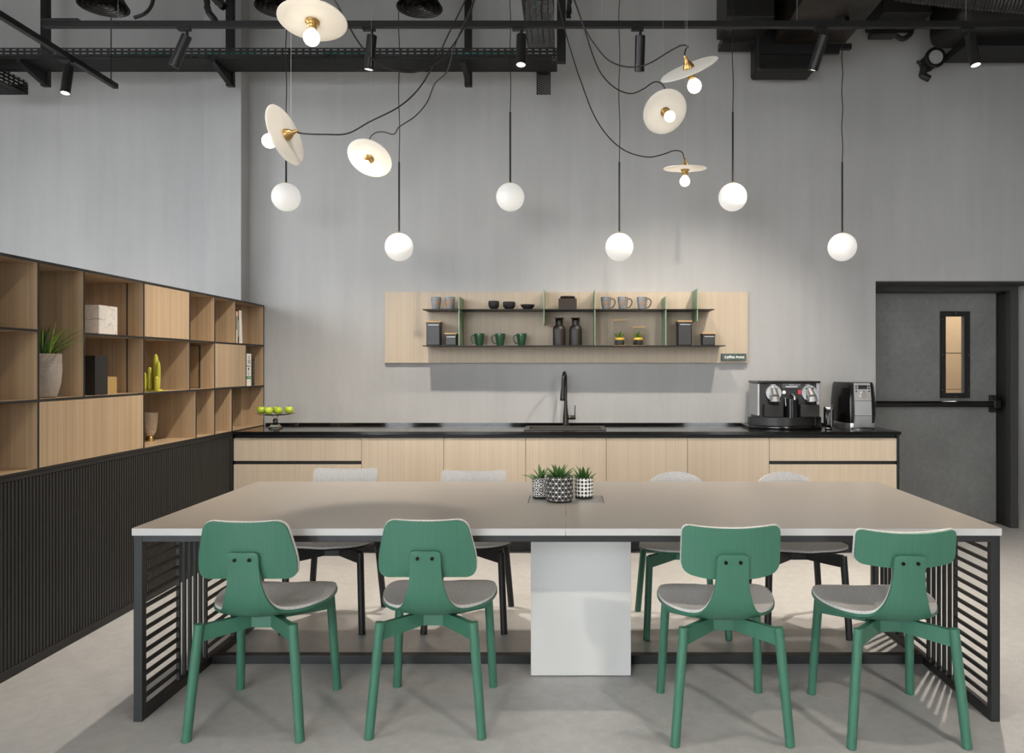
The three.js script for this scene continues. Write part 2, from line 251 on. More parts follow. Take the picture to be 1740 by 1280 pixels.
// ------------------------------------------------------------------ kitchen run
const WT = 0.891, CF = -5.56;                                       // worktop height, counter front
{
  const edges = [-2.435, -1.505, -0.907, -0.312, 0.274, 0.864, 1.459, 2.386];
  const kinds = ['wide oak drawer unit next to the shelving', 'oak door cabinet beside the wide drawer unit by the shelving', 'oak door cabinet between the sink cabinet and the one by the drawers', 'oak door cabinet under the sink',
    'oak door cabinet beside the sink cabinet on the door side', 'oak door cabinet between the wide drawer unit by the fire door and its neighbour', 'wide oak drawer unit under the coffee machines at the fire door end'];
  for (let i = 0; i < 7; i++) {
    const x0 = edges[i] + 0.0015, x1 = edges[i + 1] - 0.0015, c = thing('base_cabinet', kinds[i], 'cabinet', [(x0 + x1) / 2, 0, CF - 0.3]);
    wpart(c, 'body', bx(x0, x1, 0.1, 0.82, i === 3 ? -5.64 : CF - 0.57, CF - 0.022), M.blackLam);
    wpart(c, 'plinth', bx(x0, x1, 0, 0.1, CF - 0.5, CF - 0.08), M.blackLam);
    wpart(c, 'grip_channel', bx(x0, x1, 0.82, 0.866, i === 3 ? -5.64 : CF - 0.5, CF - 0.03), M.blackMetal);
    if (i === 0 || i === 6) {
      for (const [y0, y1] of [[0.677, 0.843], [0.378, 0.651], [0.105, 0.352]]) wpart(c, 'drawer', bx(x0, x1, y0, y1, CF - 0.02, CF, 0.0015), M.oakDoor);
    } else wpart(c, 'door', bx(x0, x1, 0.105, 0.843, CF - 0.02, CF, 0.0015), M.oakDoor);
  }
  const e = thing('end_panel', 'black end panel closing the counter beside the fire door', 'panel', [2.396, 0, -5.85]);
  wpart(e, 'board', bx(2.387, 2.405, 0, 0.866, WZ + 0.005, CF + 0.001, 0.001), M.blackSatin);
  // worktop with a cut-out for the sink
  const s = new THREE.Shape(); s.moveTo(-2.435, 5.545); s.lineTo(2.41, 5.545); s.lineTo(2.41, 6.148); s.lineTo(-2.435, 6.148); s.lineTo(-2.435, 5.545);
  const h = new THREE.Path(); h.moveTo(-0.325, 5.65); h.lineTo(-0.325, 6.0); h.lineTo(0.275, 6.0); h.lineTo(0.275, 5.65); h.lineTo(-0.325, 5.65); s.holes.push(h);
  const w = thing('worktop', 'glossy black stone worktop along the back wall', 'worktop', [0, 0.867, -5.85]);
  wpart(w, 'slab', metricUV(new THREE.ExtrudeGeometry(s, { depth: 0.021, bevelEnabled: true, bevelSize: 0.0015, bevelThickness: 0.0015, bevelSegments: 2 }).rotateX(-Math.PI / 2).translate(0, 0.8685, 0)), M.worktop);
  wpart(w, 'upstand', bx(-2.43, 2.405, WT, WT + 0.02, WZ + 0.002, WZ + 0.016, 0.001), std({ color: 0x121213, roughness: 0.05 }));
  const k = thing('sink', 'dark grey composite sink set into the worktop', 'sink', [-0.025, 0.70, -5.83]);
  const a = -0.325, b = 0.275, t = 0.03, zb = -6.0, zf = -5.65, d = 0.70;
  wpart(k, 'rim', merge([bx(a - 0.006, b + 0.006, WT + 0.001, WT + 0.007, zf - t, zf + 0.006, 0.002), bx(a - 0.006, b + 0.006, WT + 0.001, WT + 0.007, zb - 0.006, zb + t, 0.002), bx(a - 0.006, a + t, WT + 0.001, WT + 0.007, zb + t, zf - t, 0.002), bx(b - t, b + 0.006, WT + 0.001, WT + 0.007, zb + t, zf - t, 0.002)]), M.sink);
  wpart(k, 'basin', merge([bx(a + t - 0.008, a + t, d, WT + 0.002, zb + t, zf - t), bx(b - t, b - t + 0.008, d, WT + 0.002, zb + t, zf - t), bx(a + t, b - t, d, WT + 0.002, zb + t - 0.008, zb + t), bx(a + t, b - t, d, WT + 0.002, zf - t, zf - t + 0.008), bx(a + t, b - t, d, d + 0.01, zb + t, zf - t)]), M.sink);
  wpart(k, 'drain', lathe([[0.001, 0.004], [0.03, 0.004], [0.04, 0.006], [0.045, 0]], 24).translate(-0.025, d + 0.01, -5.83), M.chrome);
  // tap
  const fx = -0.022, fz = -6.07, q = thing('kitchen_tap', 'matt black gooseneck tap with side lever behind the sink', 'tap', [fx, WT, fz]);
  part(q, 'body', lathe([[0.001, 0], [0.026, 0], [0.026, 0.012], [0.023, 0.03], [0.022, 0.08], [0.017, 0.125], [0.0135, 0.17], [0.0135, 0.2], [0.001, 0.2]], 28), M.blackSatin);
  const nk = [[0, 0.195, 0], [0, 0.34, 0], [-0.001, 0.395, 0.018], [-0.006, 0.42, 0.06], [-0.012, 0.423, 0.10], [-0.018, 0.395, 0.15], [-0.021, 0.34, 0.17], [-0.022, 0.30, 0.175]].map((v) => new THREE.Vector3(...v));
  part(q, 'spout', tube(nk, 0.0115, 48, 14), M.blackSatin);
  part(q, 'spray_head', lathe([[0.001, 0.21], [0.021, 0.21], [0.0215, 0.222], [0.018, 0.262], [0.0125, 0.305], [0.001, 0.306]], 24).translate(-0.022, 0, 0.1755), M.blackSatin);
  const lv = part(q, 'lever', rod([0.015, 0.068, 0], [0.078, 0.068, 0], 0.017, 0.017, 18), M.blackSatin);
  part(lv, 'handle', rod([0.072, 0.08, 0], [0.074, 0.165, 0.004], 0.0045, 0.004, 10), M.blackSatin);
  part(lv, 'collar', rod([0.03, 0.068, 0], [0.034, 0.068, 0], 0.0176, 0.0176, 18), M.brass);
}

// ------------------------------------------------------------------ shelving partition on the left
const SX = -2.44, SB = -2.82;
{
  const u = thing('bookcase', 'long oak cube bookcase with black edges standing on a slatted black cabinet', 'bookcase', [-2.63, 0.884, -4.06]);
  const H = [0.896, 1.214, 1.536, 1.854], th = 0.011, z0 = -1.98, z1 = -6.135, zn = -5.985, xn = -2.556;   // notched round the wall pier
  const board = (name, y, a, b) => { const full = -b < zn, e = full ? zn : -b, m = wpart(u, name, full ? merge([bx(SB, SX - 0.002, y - th, y, -a, e), bx(xn, SX - 0.002, y - th, y, e, -b)]) : bx(SB, SX - 0.002, y - th, y, -a, e), M.oak); const g = bx(SX - 0.002, SX, y - th, y, -a, -b); g.translate(-u.position.x, -u.position.y, -u.position.z); part(m, 'edge_strip', g, M.blackLam); };
  board('bottom_board', H[0], -z0, -z1); board('shelf_board', H[1], -z0, -z1); board('shelf_board', H[2], -z0, 3.517); board('shelf_board', H[2], 3.8612, -z1); board('top_board', H[3], -z0, -z1);
  part(u, 'top_cover', bx(SB, SX, H[3], H[3] + 0.002, z0, zn).translate(-u.position.x, -u.position.y, -u.position.z), M.blackLam);
  wpart(u, 'back_panel', bx(SB - 0.008, SB, H[0] - th, H[3], z0, zn), M.oak);
  for (let r = 0; r < 3; r++) { wpart(u, 'pier_panel', bx(SB, xn, H[r], H[r + 1] - th, zn + 0.008, zn), M.oak); wpart(u, 'pier_panel', bx(xn - 0.008, xn, H[r], H[r + 1] - th, zn, -6.12), M.oak); }
  const vert = (d, y0, y1) => { const m = wpart(u, 'divider', bx(d > 6 ? xn : SB, SX - 0.002, y0, y1 - th, -d, -(d + 0.011)), M.oak); const g = bx(SX - 0.002, SX, y0, y1 - th, -d, -(d + 0.011)); g.translate(-u.position.x, -u.position.y, -u.position.z); part(m, 'edge_strip', g, M.blackLam); return m; };
  for (const d of [2.0, 2.75, 4.393, 4.925, 5.273, 5.604, 6.12]) vert(d, H[2], H[3]);
  for (const d of [2.0, 2.75, 4.393, 4.925, 5.273, 5.788, 6.12]) vert(d, H[1], H[2]);
  for (const d of [2.0, 2.75, 3.517, 4.393, 5.01, 5.273, 5.545, 6.12]) vert(d, H[0], H[1]);
  vert(3.517, H[1], H[3]); vert(3.85, H[1], H[3]);
  const panel = (a, b, y0, y1) => wpart(u, 'door_panel', bx(SX - 0.02, SX - 0.001, y0 + 0.002, y1 - th - 0.002, -(a + 0.013), -(b - 0.002)), M.oak);
  panel(4.393, 4.925, H[2], H[3]); panel(5.273, 5.788, H[1], H[2]); panel(3.517, 4.393, H[0], H[1]);
  for (const y of [[H[1], H[2] - th], [H[2], H[3] - th]]) wpart(u, 'seam_strip', bx(SX - 0.096, SX - 0.091, y[0] + 0.001, y[1] - 0.001, -4.3925, -4.389), M.blackLam);
  // cabinet below, clad with upright slats
  const c = thing('slatted_cabinet', 'long low black cabinet clad in upright slats under the bookcase', 'cabinet', [-2.63, 0, -3.78]);
  wpart(c, 'body', bx(SB, SX - 0.022, 0, 0.884, z0, -5.985), M.blackLam);
  wpart(c, 'baseboard', bx(SX - 0.022, SX - 0.004, 0, 0.042, z0, CF + 0.005, 0.002), M.blackLam);
  wpart(c, 'top_rail', bx(SX - 0.022, SX - 0.004, 0.862, 0.884, z0, CF + 0.005, 0.002), M.blackLam);
  const sl = new RoundedBoxGeometry(0.014, 0.818, 0.0165, 1, 0.002), n = Math.floor((5.55 - 1.99) / 0.0225);
  for (let i = 0; i < n; i++) { const m = part(c, 'slat', sl, M.blackSlat); m.position.set(SX - 0.015 + 2.63, 0.043 + 0.409, -(1.999 + i * 0.0225) + 3.78); }
  wpart(c, 'corner_post', bx(SX - 0.022, SX + 0.003, 0, 0.884, CF + 0.004, CF + 0.016), M.blackLam);
}

// ------------------------------------------------------------------ wall shelf
const SZ = -6.0, S1 = 1.806, S2 = 1.526;                            // middle of the shelves, heights of their tops
{
  const w = thing('wall_shelf', 'oak wall panel with two thin black shelves and green dividers', 'shelf', [0, 1.39, -6.14]);
  wpart(w, 'back_panel', bx(-1.469, 1.436, 1.3915, 1.961, WZ + 0.002, -6.12, 0.001), M.oakDoor);
  wpart(w, 'shelf_board', bx(-1.123, 1.1227, S1 - 0.006, S1, -6.12, -5.88), M.blackMetal);
  wpart(w, 'shelf_board', bx(-1.123, 1.208, S2 - 0.006, S2, -6.12, -5.88), M.blackMetal);
  const plate = (x, y0, y1) => wpart(w, 'divider', bx(x - 0.003, x + 0.003, y0, y1, -6.12, -5.879), M.greenPlate, 'sage green metal divider');
  plate(-0.842, S2, S1 - 0.006); plate(-0.842, S1, 1.902); plate(-0.189, 1.687, S1 - 0.006); plate(-0.189, S1, 1.959); plate(0.203, S2, S1 - 0.006); plate(0.203, S1, 1.959);
  plate(0.749, S2, S1 - 0.006); plate(0.749, S1, 1.904); plate(0.9915, 1.714, S1 - 0.006); plate(0.9915, S1, 1.963);
  const font = await new FontLoader().loadAsync('fonts/droid/droid_sans_bold.typeface.json');
  const s = thing('name_sign', 'small green marble sign reading Coffee Point on the wall panel', 'sign', [1.318, 1.41, -6.10]);
  wpart(s, 'plate', bx(1.219, 1.416, 1.41, 1.466, -6.119, -6.09, 0.001), std({ map: T.greenMarble, roughness: 0.3 }));
  const tg = new TextGeometry('Coffee Point', { font, size: 0.0205, depth: 0.0015, curveSegments: 4 }); tg.computeBoundingBox();
  const bw = tg.boundingBox.max.x - tg.boundingBox.min.x, k = 0.156 / bw; tg.scale(k, Math.max(k, 0.95), 1); tg.translate(1.2415, 1.4285, -6.0895);
  wpart(s, 'lettering', tg, std({ color: 0xf4f4f0, roughness: 0.5 }), 'white lettering reading Coffee Point');
}
function mugBody(r0, r1, h, t = 0.004) { const g = lathe([[0.001, 0], [r0 * 0.9, 0], [r0, 0.004], [r0 + (r1 - r0) * 0.35, h * 0.3], [r1 * 0.995, h * 0.75], [r1, h - 0.002], [r1 - t / 2, h], [r1 - t, h - 0.002], [r1 - t, h * 0.5], [r0 * 0.85, 0.008], [0.001, 0.007]], 40); const p = g.attributes.position, uv = g.attributes.uv; for (let i = 0; i < p.count; i++) uv.setY(i, p.getY(i) / h); return g; }
function handle(r, h, side, s = 1) { const pts = [[r - 0.003, h * 0.84], [r + 0.016 * s, h * 0.86], [r + 0.031 * s, h * 0.68], [r + 0.028 * s, h * 0.45], [r + 0.012 * s, h * 0.22], [r - 0.006, h * 0.16]].map(([x, y]) => new THREE.Vector3(side * x, y, 0)); return tube(pts, 0.0042, 28, 8); }
{
  // striped stoneware
  const stripe = tex(256, 256, 1, 1, (u, v) => { const k = (v * 11) % 1, n = fbm(u, v, 7, 3, 2, 301); const base = mix(mix([128, 142, 156], [172, 174, 174], fbm(u, v, 8, 20, 2, 305)), [186, 138, 98], Math.max(0, Math.min(1, (n - 0.52) * 9)) * 0.75); return k < 0.42 ? mix(base, [34, 33, 36], 0.92) : base; });
  const stone = std({ map: stripe, roughness: 0.35 });
  const body = mugBody(0.030, 0.041, 0.103), rim = std({ color: 0x3c3531, roughness: 0.4 });
  for (const [x, a, l] of [[-1.039, 0.4, 'blue grey striped stoneware cup without handle at the end of the upper shelf'], [-0.931, 2.1, 'blue grey striped stoneware cup without handle beside the green divider']]) { const c = thing('striped_cup', l, 'cup', [x, S1, SZ], a, 'striped stoneware cups'); part(c, 'bowl', body, stone); }
  for (const [x, l] of [[0.294, 'striped stoneware mug with handle next to the tall green divider'], [0.426, 'striped stoneware mug with handle, middle of three on the upper shelf'], [0.576, 'striped stoneware mug with handle, last of three before the low green divider']]) {
    const c = thing('striped_mug', l, 'mug', [x, S1, SZ], 0, 'striped stoneware mugs'); part(c, 'bowl', body, stone); part(c, 'handle', handle(0.040, 0.103, 1), rim);
  }
  // green mugs
  const gm = std({ color: 0x23452f, roughness: 0.12 }), gb = mugBody(0.027, 0.0395, 0.097);
  for (const [x, l] of [[-0.699, 'glossy dark green mug nearest the low green divider'], [-0.536, 'glossy dark green mug, middle of three on the lower shelf'], [-0.368, 'glossy dark green mug, nearest of three to the black bottles']]) { const c = thing('green_mug', l, 'mug', [x, S2, SZ], 0, 'dark green mugs'); part(c, 'bowl', gb, gm); part(c, 'handle', handle(0.0385, 0.097, -1, 0.8), gm); }
  // black bowls
  const bowl = (r, h, f) => lathe([[0.001, 0], [f * 0.7, 0], [f, h * 0.06], [r * 0.9, h * 0.35], [r, h * 0.68], [r * 0.95, h], [r * 0.9, h * 0.99], [r * 0.92, h * 0.66], [f, h * 0.15], [0.001, h * 0.13]], 36);
  const flat = lathe([[0.001, 0], [0.026, 0], [0.03, 0.004], [0.05, 0.026], [0.057, 0.042], [0.054, 0.042], [0.046, 0.026], [0.026, 0.008], [0.001, 0.007]], 36);
  for (const [x, g, l] of [[-0.586, bowl(0.043, 0.07, 0.022), 'tall round matt black bowl'], [-0.466, bowl(0.050, 0.064, 0.026), 'medium matt black bowl between the tall and the flat one'], [-0.32, flat, 'flat matt black bowl']]) { const c = thing('black_bowl', l, 'bowl', [x, S1, SZ], 0, 'black bowls on the upper shelf'); part(c, 'bowl', g, M.blackCeramic); }
  const box = thing('dark_wooden_box', 'dark stained wooden box with a round lid on the upper shelf', 'box', [-0.007, S1, SZ]);
  part(box, 'body', bx(-0.071, 0.071, 0, 0.086, -0.06, 0.06, 0.002), std({ color: 0x3a2f2a, roughness: 0.6, map: T.oak })); part(box, 'lid', lathe([[0.001, 0.107], [0.055, 0.107], [0.058, 0.104], [0.058, 0.087], [0.001, 0.087]], 36), std({ color: 0x2c2522, roughness: 0.55 }));
  // tins
  const lidWood = std({ color: 0xd9a869, roughness: 0.5 });
  for (const [x, w, h, l] of [[-1.052, 0.107, 0.182, 'tall black storage tin with wooden lid beside a short one left of the green mugs'], [-0.917, 0.088, 0.09, 'short black storage tin beside the low green divider and green mugs'], [0.905, 0.107, 0.186, 'tall black storage tin with wooden lid under the hanging green divider'], [1.092, 0.098, 0.092, 'short black storage tin at the end of the lower shelf near the sign']]) {
    const c = thing('storage_tin', l, 'tin', [x, S2, SZ], 0, 'black storage tins');
    part(c, 'body', bx(-w / 2, w / 2, 0, h - 0.018, -w / 2, w / 2, 0.008), M.blackSatin); part(c, 'collar', bx(-w / 2 - 0.002, w / 2 + 0.002, h - 0.02, h, -w / 2 - 0.002, w / 2 + 0.002, 0.004), M.blackSatin);
    part(c, 'lid', bx(-w / 2 - 0.005, w / 2 + 0.005, h, h + 0.007, -w / 2 - 0.005, w / 2 + 0.005, 0.002), lidWood, 'wooden lid');
    part(c, 'clasp', bx(-w * 0.36, w * 0.4, h - 0.024, h - 0.020, w / 2, w / 2 + 0.003), M.brushed);
  }
  // bottles
  const bp = lathe([[0.001, 0], [0.047, 0], [0.05, 0.004], [0.05, 0.125], [0.044, 0.147], [0.03, 0.162], [0.027, 0.166], [0.027, 0.19], [0.030, 0.192], [0.030, 0.204], [0.001, 0.204]], 36);
  const stop = lathe([[0.001, 0.204], [0.028, 0.204], [0.030, 0.210], [0.038, 0.213], [0.038, 0.218], [0.001, 0.218]], 32), bm = std({ color: 0x211b18, roughness: 0.42 });
  for (const [x, l] of [[-0.073, 'matt black apothecary bottle on the side of the green mugs'], [0.056, 'matt black apothecary bottle on the side of the tall green divider']]) { const c = thing('black_bottle', l, 'bottle', [x, S2, SZ], 0, 'black apothecary bottles'); part(c, 'body', bp, bm); part(c, 'stopper', stop, bm); }
}
// ---- leaves
function leafGeo(len, w, bend, th = 0.25) {                          // pointed blade along +y, bending towards +z, diamond section
  const n = 7, v = [], idx = [];
  for (let i = 0; i <= n; i++) { const t = i / n, hw = w * 0.5 * Math.pow(Math.sin(Math.PI * (0.16 + 0.84 * t)), 0.8) * (t === 1 ? 0 : 1), y = len * t * (1 - 0.18 * bend * t), z = len * bend * t * t * 0.6; v.push(-hw, y, z + hw * 0.35, 0, y, z - hw * th, hw, y, z + hw * 0.35, 0, y, z + hw * th * 1.2); }
  for (let i = 0; i < n; i++) for (let k = 0; k < 4; k++) { const a = i * 4 + k, b = i * 4 + (k + 1) % 4; idx.push(a, b, a + 4, b, b + 4, a + 4); }
  const g = new THREE.BufferGeometry(); g.setAttribute('position', new THREE.Float32BufferAttribute(v, 3)); g.setIndex(idx); g.computeVertexNormals();
  g.setAttribute('uv', new THREE.Float32BufferAttribute(new Float32Array(v.length / 3 * 2), 2)); return g;
}
function rosette(parent, y, rings, mats) {                           // rings: [count, geometry, tilt, radius, offset]
  rings.forEach(([n, g, tilt, rad, off], j) => {
    for (let i = 0; i < n; i++) {
      const a = off + i / n * Math.PI * 2 + (rnd() - 0.5) * 0.3, m = part(parent, 'leaf', g, mats[(i + j) % mats.length]);
      m.position.set(Math.sin(a) * rad, y, Math.cos(a) * rad); m.rotation.order = 'YXZ'; m.rotation.set(tilt + (rnd() - 0.5) * 0.16, a, 0); m.scale.setScalar(0.88 + rnd() * 0.24);
    }
  });
}
{
  const band = std({ color: 0xd8b23e, roughness: 0.35, metalness: 0.3 });
  const lg = leafGeo(0.062, 0.012, 0.35), ls = leafGeo(0.052, 0.011, 0.5);
  for (const [x, h, l] of [[0.40, 0.2, 'tall glass box with a small succulent in a black and yellow pot'], [0.546, 0.146, 'low glass box with a small succulent in a black and yellow pot']]) {
    const c = thing('glass_terrarium', l, 'terrarium', [x, S2, SZ], 0, 'terrariums on the lower shelf'), r = 0.05;
    part(c, 'base', bx(-r, r, 0, 0.004, -r, r, 0.001), M.brass);
    for (const [x0, x1, z0, z1] of [[-r, -r + 0.002, -r, r], [r - 0.002, r, -r, r], [-r + 0.002, r - 0.002, r - 0.002, r], [-r + 0.002, r - 0.002, -r, -r + 0.002]]) part(c, 'pane', bx(x0, x1, 0.004, h, z0, z1), M.glass);
    part(c, 'rim', merge([bx(-r - 0.001, r + 0.001, h, h + 0.003, r - 0.003, r + 0.001), bx(-r - 0.001, r + 0.001, h, h + 0.003, -r - 0.001, -r + 0.003), bx(-r - 0.001, -r + 0.003, h, h + 0.003, -r, r), bx(r - 0.003, r + 0.001, h, h + 0.003, -r, r)]), M.brass);
    const pot = part(c, 'pot', lathe([[0.001, 0.005], [0.034, 0.005], [0.037, 0.009], [0.037, 0.045], [0.001, 0.045]], 32), M.blackCeramic);
    part(pot, 'band', lathe([[0.0375, 0.045], [0.038, 0.046], [0.038, 0.062], [0.034, 0.064], [0.033, 0.058], [0.001, 0.058]], 32), band);
    rosette(c, 0.056, [[8, lg, 0.55, 0.012, 0], [7, ls, 0.28, 0.008, 0.4], [5, lg, 0.1, 0.004, 0.2]], [M.leaf, M.leafLime]);
  }
}
// ------------------------------------------------------------------ things in the bookcase
{
  // tall cell: grass in a textured pot
  const p = thing('potted_plant', 'spiky green grass plant in a diamond patterned concrete pot', 'plant', [-2.548, 1.214, -3.695]);
  const pg = lathe([[0.001, 0], [0.055, 0], [0.066, 0.008], [0.082, 0.07], [0.087, 0.13], [0.085, 0.213], [0.078, 0.213], [0.078, 0.18], [0.001, 0.175]], 48), uv = pg.attributes.uv, pp = pg.attributes.position; for (let i = 0; i < pp.count; i++) uv.setXY(i, uv.getX(i) * 0.54, pp.getY(i));
  part(p, 'pot', pg, std({ color: 0xb3aaa0, roughness: 0.85, bumpMap: T.concretePot, bumpScale: 0.003 })); part(p, 'soil', lathe([[0.001, 0.19], [0.078, 0.188]], 24), M.soil);
  const gs = [leafGeo(0.17, 0.009, 0.5), leafGeo(0.2, 0.008, 0.9), leafGeo(0.15, 0.009, 0.2)];
  const lf = [M.leaf, M.leafLime, M.leafLime, M.leafDark];
  for (let i = 0; i < 60; i++) { const a = rnd() * 6.283, m = part(p, 'leaf', gs[i % 3], lf[Math.floor(rnd() * 4)]); const rr = 0.045 * rnd(); m.position.set(Math.sin(a) * rr, 0.185, Math.cos(a) * rr); m.rotation.order = 'YXZ'; m.rotation.set((0.1 + rnd() * 0.8) * (1 - 0.5 * Math.abs(Math.cos(a))), a, 0); m.scale.setScalar(0.85 + rnd() * 0.5); }
  const mb = thing('marble_box', 'white marble box with grey veins in the bookcase', 'box', [-2.55, 1.536, -4.08]); part(mb, 'block', bx(-0.1, 0.095, 0, 0.152, -0.085, 0.08, 0.002), std({ map: T.marble, roughness: 0.35 }));
  const bb = thing('black_box', 'upright black box next to the gold box in the bookcase', 'box', [-2.535, 1.214, -4.06]); part(bb, 'block', bx(-0.06, 0.06, 0, 0.208, -0.05, 0.06, 0.001), M.blackCeramic);
  const gbx = thing('gold_box', 'gold coloured box with a round lid in the bookcase', 'box', [-2.60, 1.214, -4.225]); const gm = std({ color: 0xb59a66, roughness: 0.45, metalness: 0.25 });
  part(gbx, 'body', bx(-0.065, 0.062, 0, 0.094, -0.075, 0.075, 0.002), gm); part(gbx, 'lid', lathe([[0.001, 0.116], [0.044, 0.116], [0.047, 0.112], [0.047, 0.094], [0.001, 0.094]], 32).translate(-0.005, 0, 0.02), gm);
  // cactus
  const c = thing('ceramic_cactus', 'lime yellow ceramic cactus figure in the bookcase', 'figurine', [-2.495, 1.214, -4.62]), lime = std({ color: 0xb4b23c, roughness: 0.3 });
  const column = (x, z, h, r, lean = 0) => { const g = new THREE.SphereGeometry(1, 40, 22), q = g.attributes.position; for (let i = 0; i < q.count; i++) { let X = q.getX(i), Y = q.getY(i), Z = q.getZ(i); const a = Math.atan2(Z, X), rib = 1 + 0.1 * Math.cos(a * 10), k = Math.pow(Math.max(0, 1 - Math.pow(Math.abs(Y), 4)), 0.5) / Math.max(1e-4, Math.hypot(X, Z)); X *= Math.min(k, 3) * rib; Z *= Math.min(k, 3) * rib; q.setXYZ(i, x + X * r + lean * (Y + 1), (Y + 1) / 2 * h, z + Z * r); } g.computeVertexNormals(); return g; };
  for (const [x, z, h, r, e] of [[0.0, -0.005, 0.226, 0.0145, 0], [0.022, 0.012, 0.185, 0.012, 0.001], [-0.026, 0.014, 0.147, 0.0135, 0], [0.027, 0.035, 0.092, 0.0125, 0], [-0.05, 0.03, 0.115, 0.0125, 0], [-0.02, -0.03, 0.13, 0.012, 0]]) part(c, 'column', column(x, z, h, r, e), lime);
  part(c, 'base', lathe([[0.001, 0.016], [0.03, 0.014], [0.046, 0.006], [0.05, 0], [0.001, 0]], 28), lime);
  // tinted panel, vase
  const gp = thing('framed_panel', 'grey brown panel in a thin dark frame inside the bookcase', 'panel', [-2.67, 1.214, -5.262]);
  part(gp, 'frame', merge([bx(-0.135, -0.131, 0, 0.295, -0.006, 0.006), bx(0.131, 0.135, 0, 0.295, -0.006, 0.006), bx(-0.131, 0.131, 0, 0.004, -0.006, 0.006), bx(-0.131, 0.131, 0.291, 0.295, -0.006, 0.006)]), M.blackLam); part(gp, 'sheet', bx(-0.131, 0.131, 0.004, 0.291, -0.004, 0.004), std({ color: 0xd8d0c6, roughness: 0.35, map: T.oak }));
  const v = thing('marble_vase', 'pale veined stone vase on a small foot in the bottom row of the bookcase', 'vase', [-2.625, 0.896, -4.80]);
  part(v, 'bowl', lathe([[0.001, 0.032], [0.02, 0.034], [0.034, 0.06], [0.042, 0.12], [0.044, 0.178], [0.04, 0.178], [0.037, 0.12], [0.02, 0.05], [0.001, 0.046]], 32), std({ color: 0xe6d8c4, map: T.marble, roughness: 0.4 })); part(v, 'foot', lathe([[0.001, 0], [0.024, 0], [0.024, 0.006], [0.017, 0.012], [0.017, 0.033], [0.001, 0.033]], 28), M.brass);
  // books
  const cream = std({ color: 0xd6c8b0, roughness: 0.7 }), white = std({ color: 0xe9e6e0, roughness: 0.6 }), blk = std({ color: 0x191817, roughness: 0.6 }), brown = std({ color: 0x43251f, roughness: 0.6 }), paper = std({ color: 0xe2dccd, roughness: 0.9 });
  const book = (label, d0, d1, y, h, w, mat, tilt, ex) => {
    const t = d1 - d0, o = thing('book', label, 'book', [SX - 0.012 - w / 2, y, -(d0 + d1) / 2]); const c2 = 0.0025;
    part(o, 'cover', merge([bx(-w / 2, w / 2, 0, h, t / 2 - c2, t / 2), bx(-w / 2, w / 2, 0, h, -t / 2, -t / 2 + c2), bx(w / 2 - c2, w / 2, 0, h, -t / 2 + c2, t / 2 - c2)]), mat); part(o, 'pages', bx(-w / 2 + 0.003, w / 2 - c2, 0.003, h - 0.003, -t / 2 + c2, t / 2 - c2), paper);
    if (tilt) o.rotation.x = tilt; if (ex) ex(o, w / 2, h, t); return o;
  };
  const bandOn = (o, x, y0, y1, t, mat) => part(o, 'spine_print', bx(x, x + 0.0006, y0, y1, -t / 2 + 0.002, t / 2 - 0.002), mat);
  book('thin black book at the end of the row of books by the bookcase top corner', 5.618, 5.64, H3(2), 0.245, 0.2, blk, 0, (o, x, h, t) => bandOn(o, x, 0.03, 0.15, t * 0.5, white));
  book('cream coloured book between two black books in the top row', 5.642, 5.672, H3(2), 0.236, 0.2, cream, 0, (o, x, h, t) => { bandOn(o, x, 0.10, 0.2, t * 0.5, blk); });
  book('black book with an orange top mark beside the cream book', 5.674, 5.692, H3(2), 0.25, 0.2, blk, 0, (o, x, h, t) => { bandOn(o, x, 0.20, 0.248, t, std({ color: 0xb5452c, roughness: 0.6 })); bandOn(o, x, 0.05, 0.17, t * 0.5, white); });
  book('white book leaning against the black books in the top row', 5.715, 5.752, H3(2) + 0.0015, 0.245, 0.2, white, 0.075);
  const cv = document.createElement('canvas'); cv.width = 256; cv.height = 512; const x2 = cv.getContext('2d'); x2.fillStyle = '#eeece6'; x2.fillRect(0, 0, 256, 512); x2.fillStyle = '#171717'; x2.textAlign = 'right'; x2.font = 'bold 84px sans-serif'; x2.fillText('U', 190, 84); x2.fillText('RD', 222, 158); x2.fillRect(40, 186, 180, 8); x2.fillRect(80, 198, 140, 6); x2.fillText('U', 170, 342); x2.beginPath(); x2.arc(140, 240, 26, 0, 7); x2.fill(); x2.fillStyle = '#2f8a3c'; x2.fillRect(0, 356, 240, 46); x2.fillStyle = '#eeece6'; x2.fillRect(90, 374, 130, 8);
  const ct = new THREE.CanvasTexture(cv); ct.colorSpace = THREE.SRGBColorSpace;
  book('thick white book with large black lettering and a green band', 5.803, 5.912, H3(1), 0.247, 0.18, white, 0, (o, x, h, t) => { const g = new THREE.PlaneGeometry(t - 0.002, h - 0.002).rotateY(Math.PI / 2).translate(x + 0.0006, h / 2, 0); part(o, 'spine_print', g, std({ map: ct, roughness: 0.6 })); });
  book('narrow dark red book beside the thick white book', 5.914, 5.933, H3(1), 0.232, 0.18, brown, 0);
  book('black book with pale spine lettering beside the dark red book', 5.935, 5.975, H3(1), 0.208, 0.18, blk, 0, (o, x, h, t) => { for (let i = 0; i < 7; i++) bandOn(o, x, 0.03 + i * 0.024, 0.044 + i * 0.024, t * 0.35, std({ color: 0x8e8a84, roughness: 0.6 })); });
  book('tall black book with an orange label in the bottom row', 5.558, 5.576, H3(0), 0.285, 0.2, blk, 0, (o, x, h, t) => { bandOn(o, x, 0.245, 0.275, t, std({ color: 0xd98a2b, roughness: 0.6 })); bandOn(o, x, 0.05, 0.22, t * 0.4, std({ color: 0x6e6a66, roughness: 0.6 })); });
  function H3(i) { return [0.896, 1.214, 1.536][i]; }
}

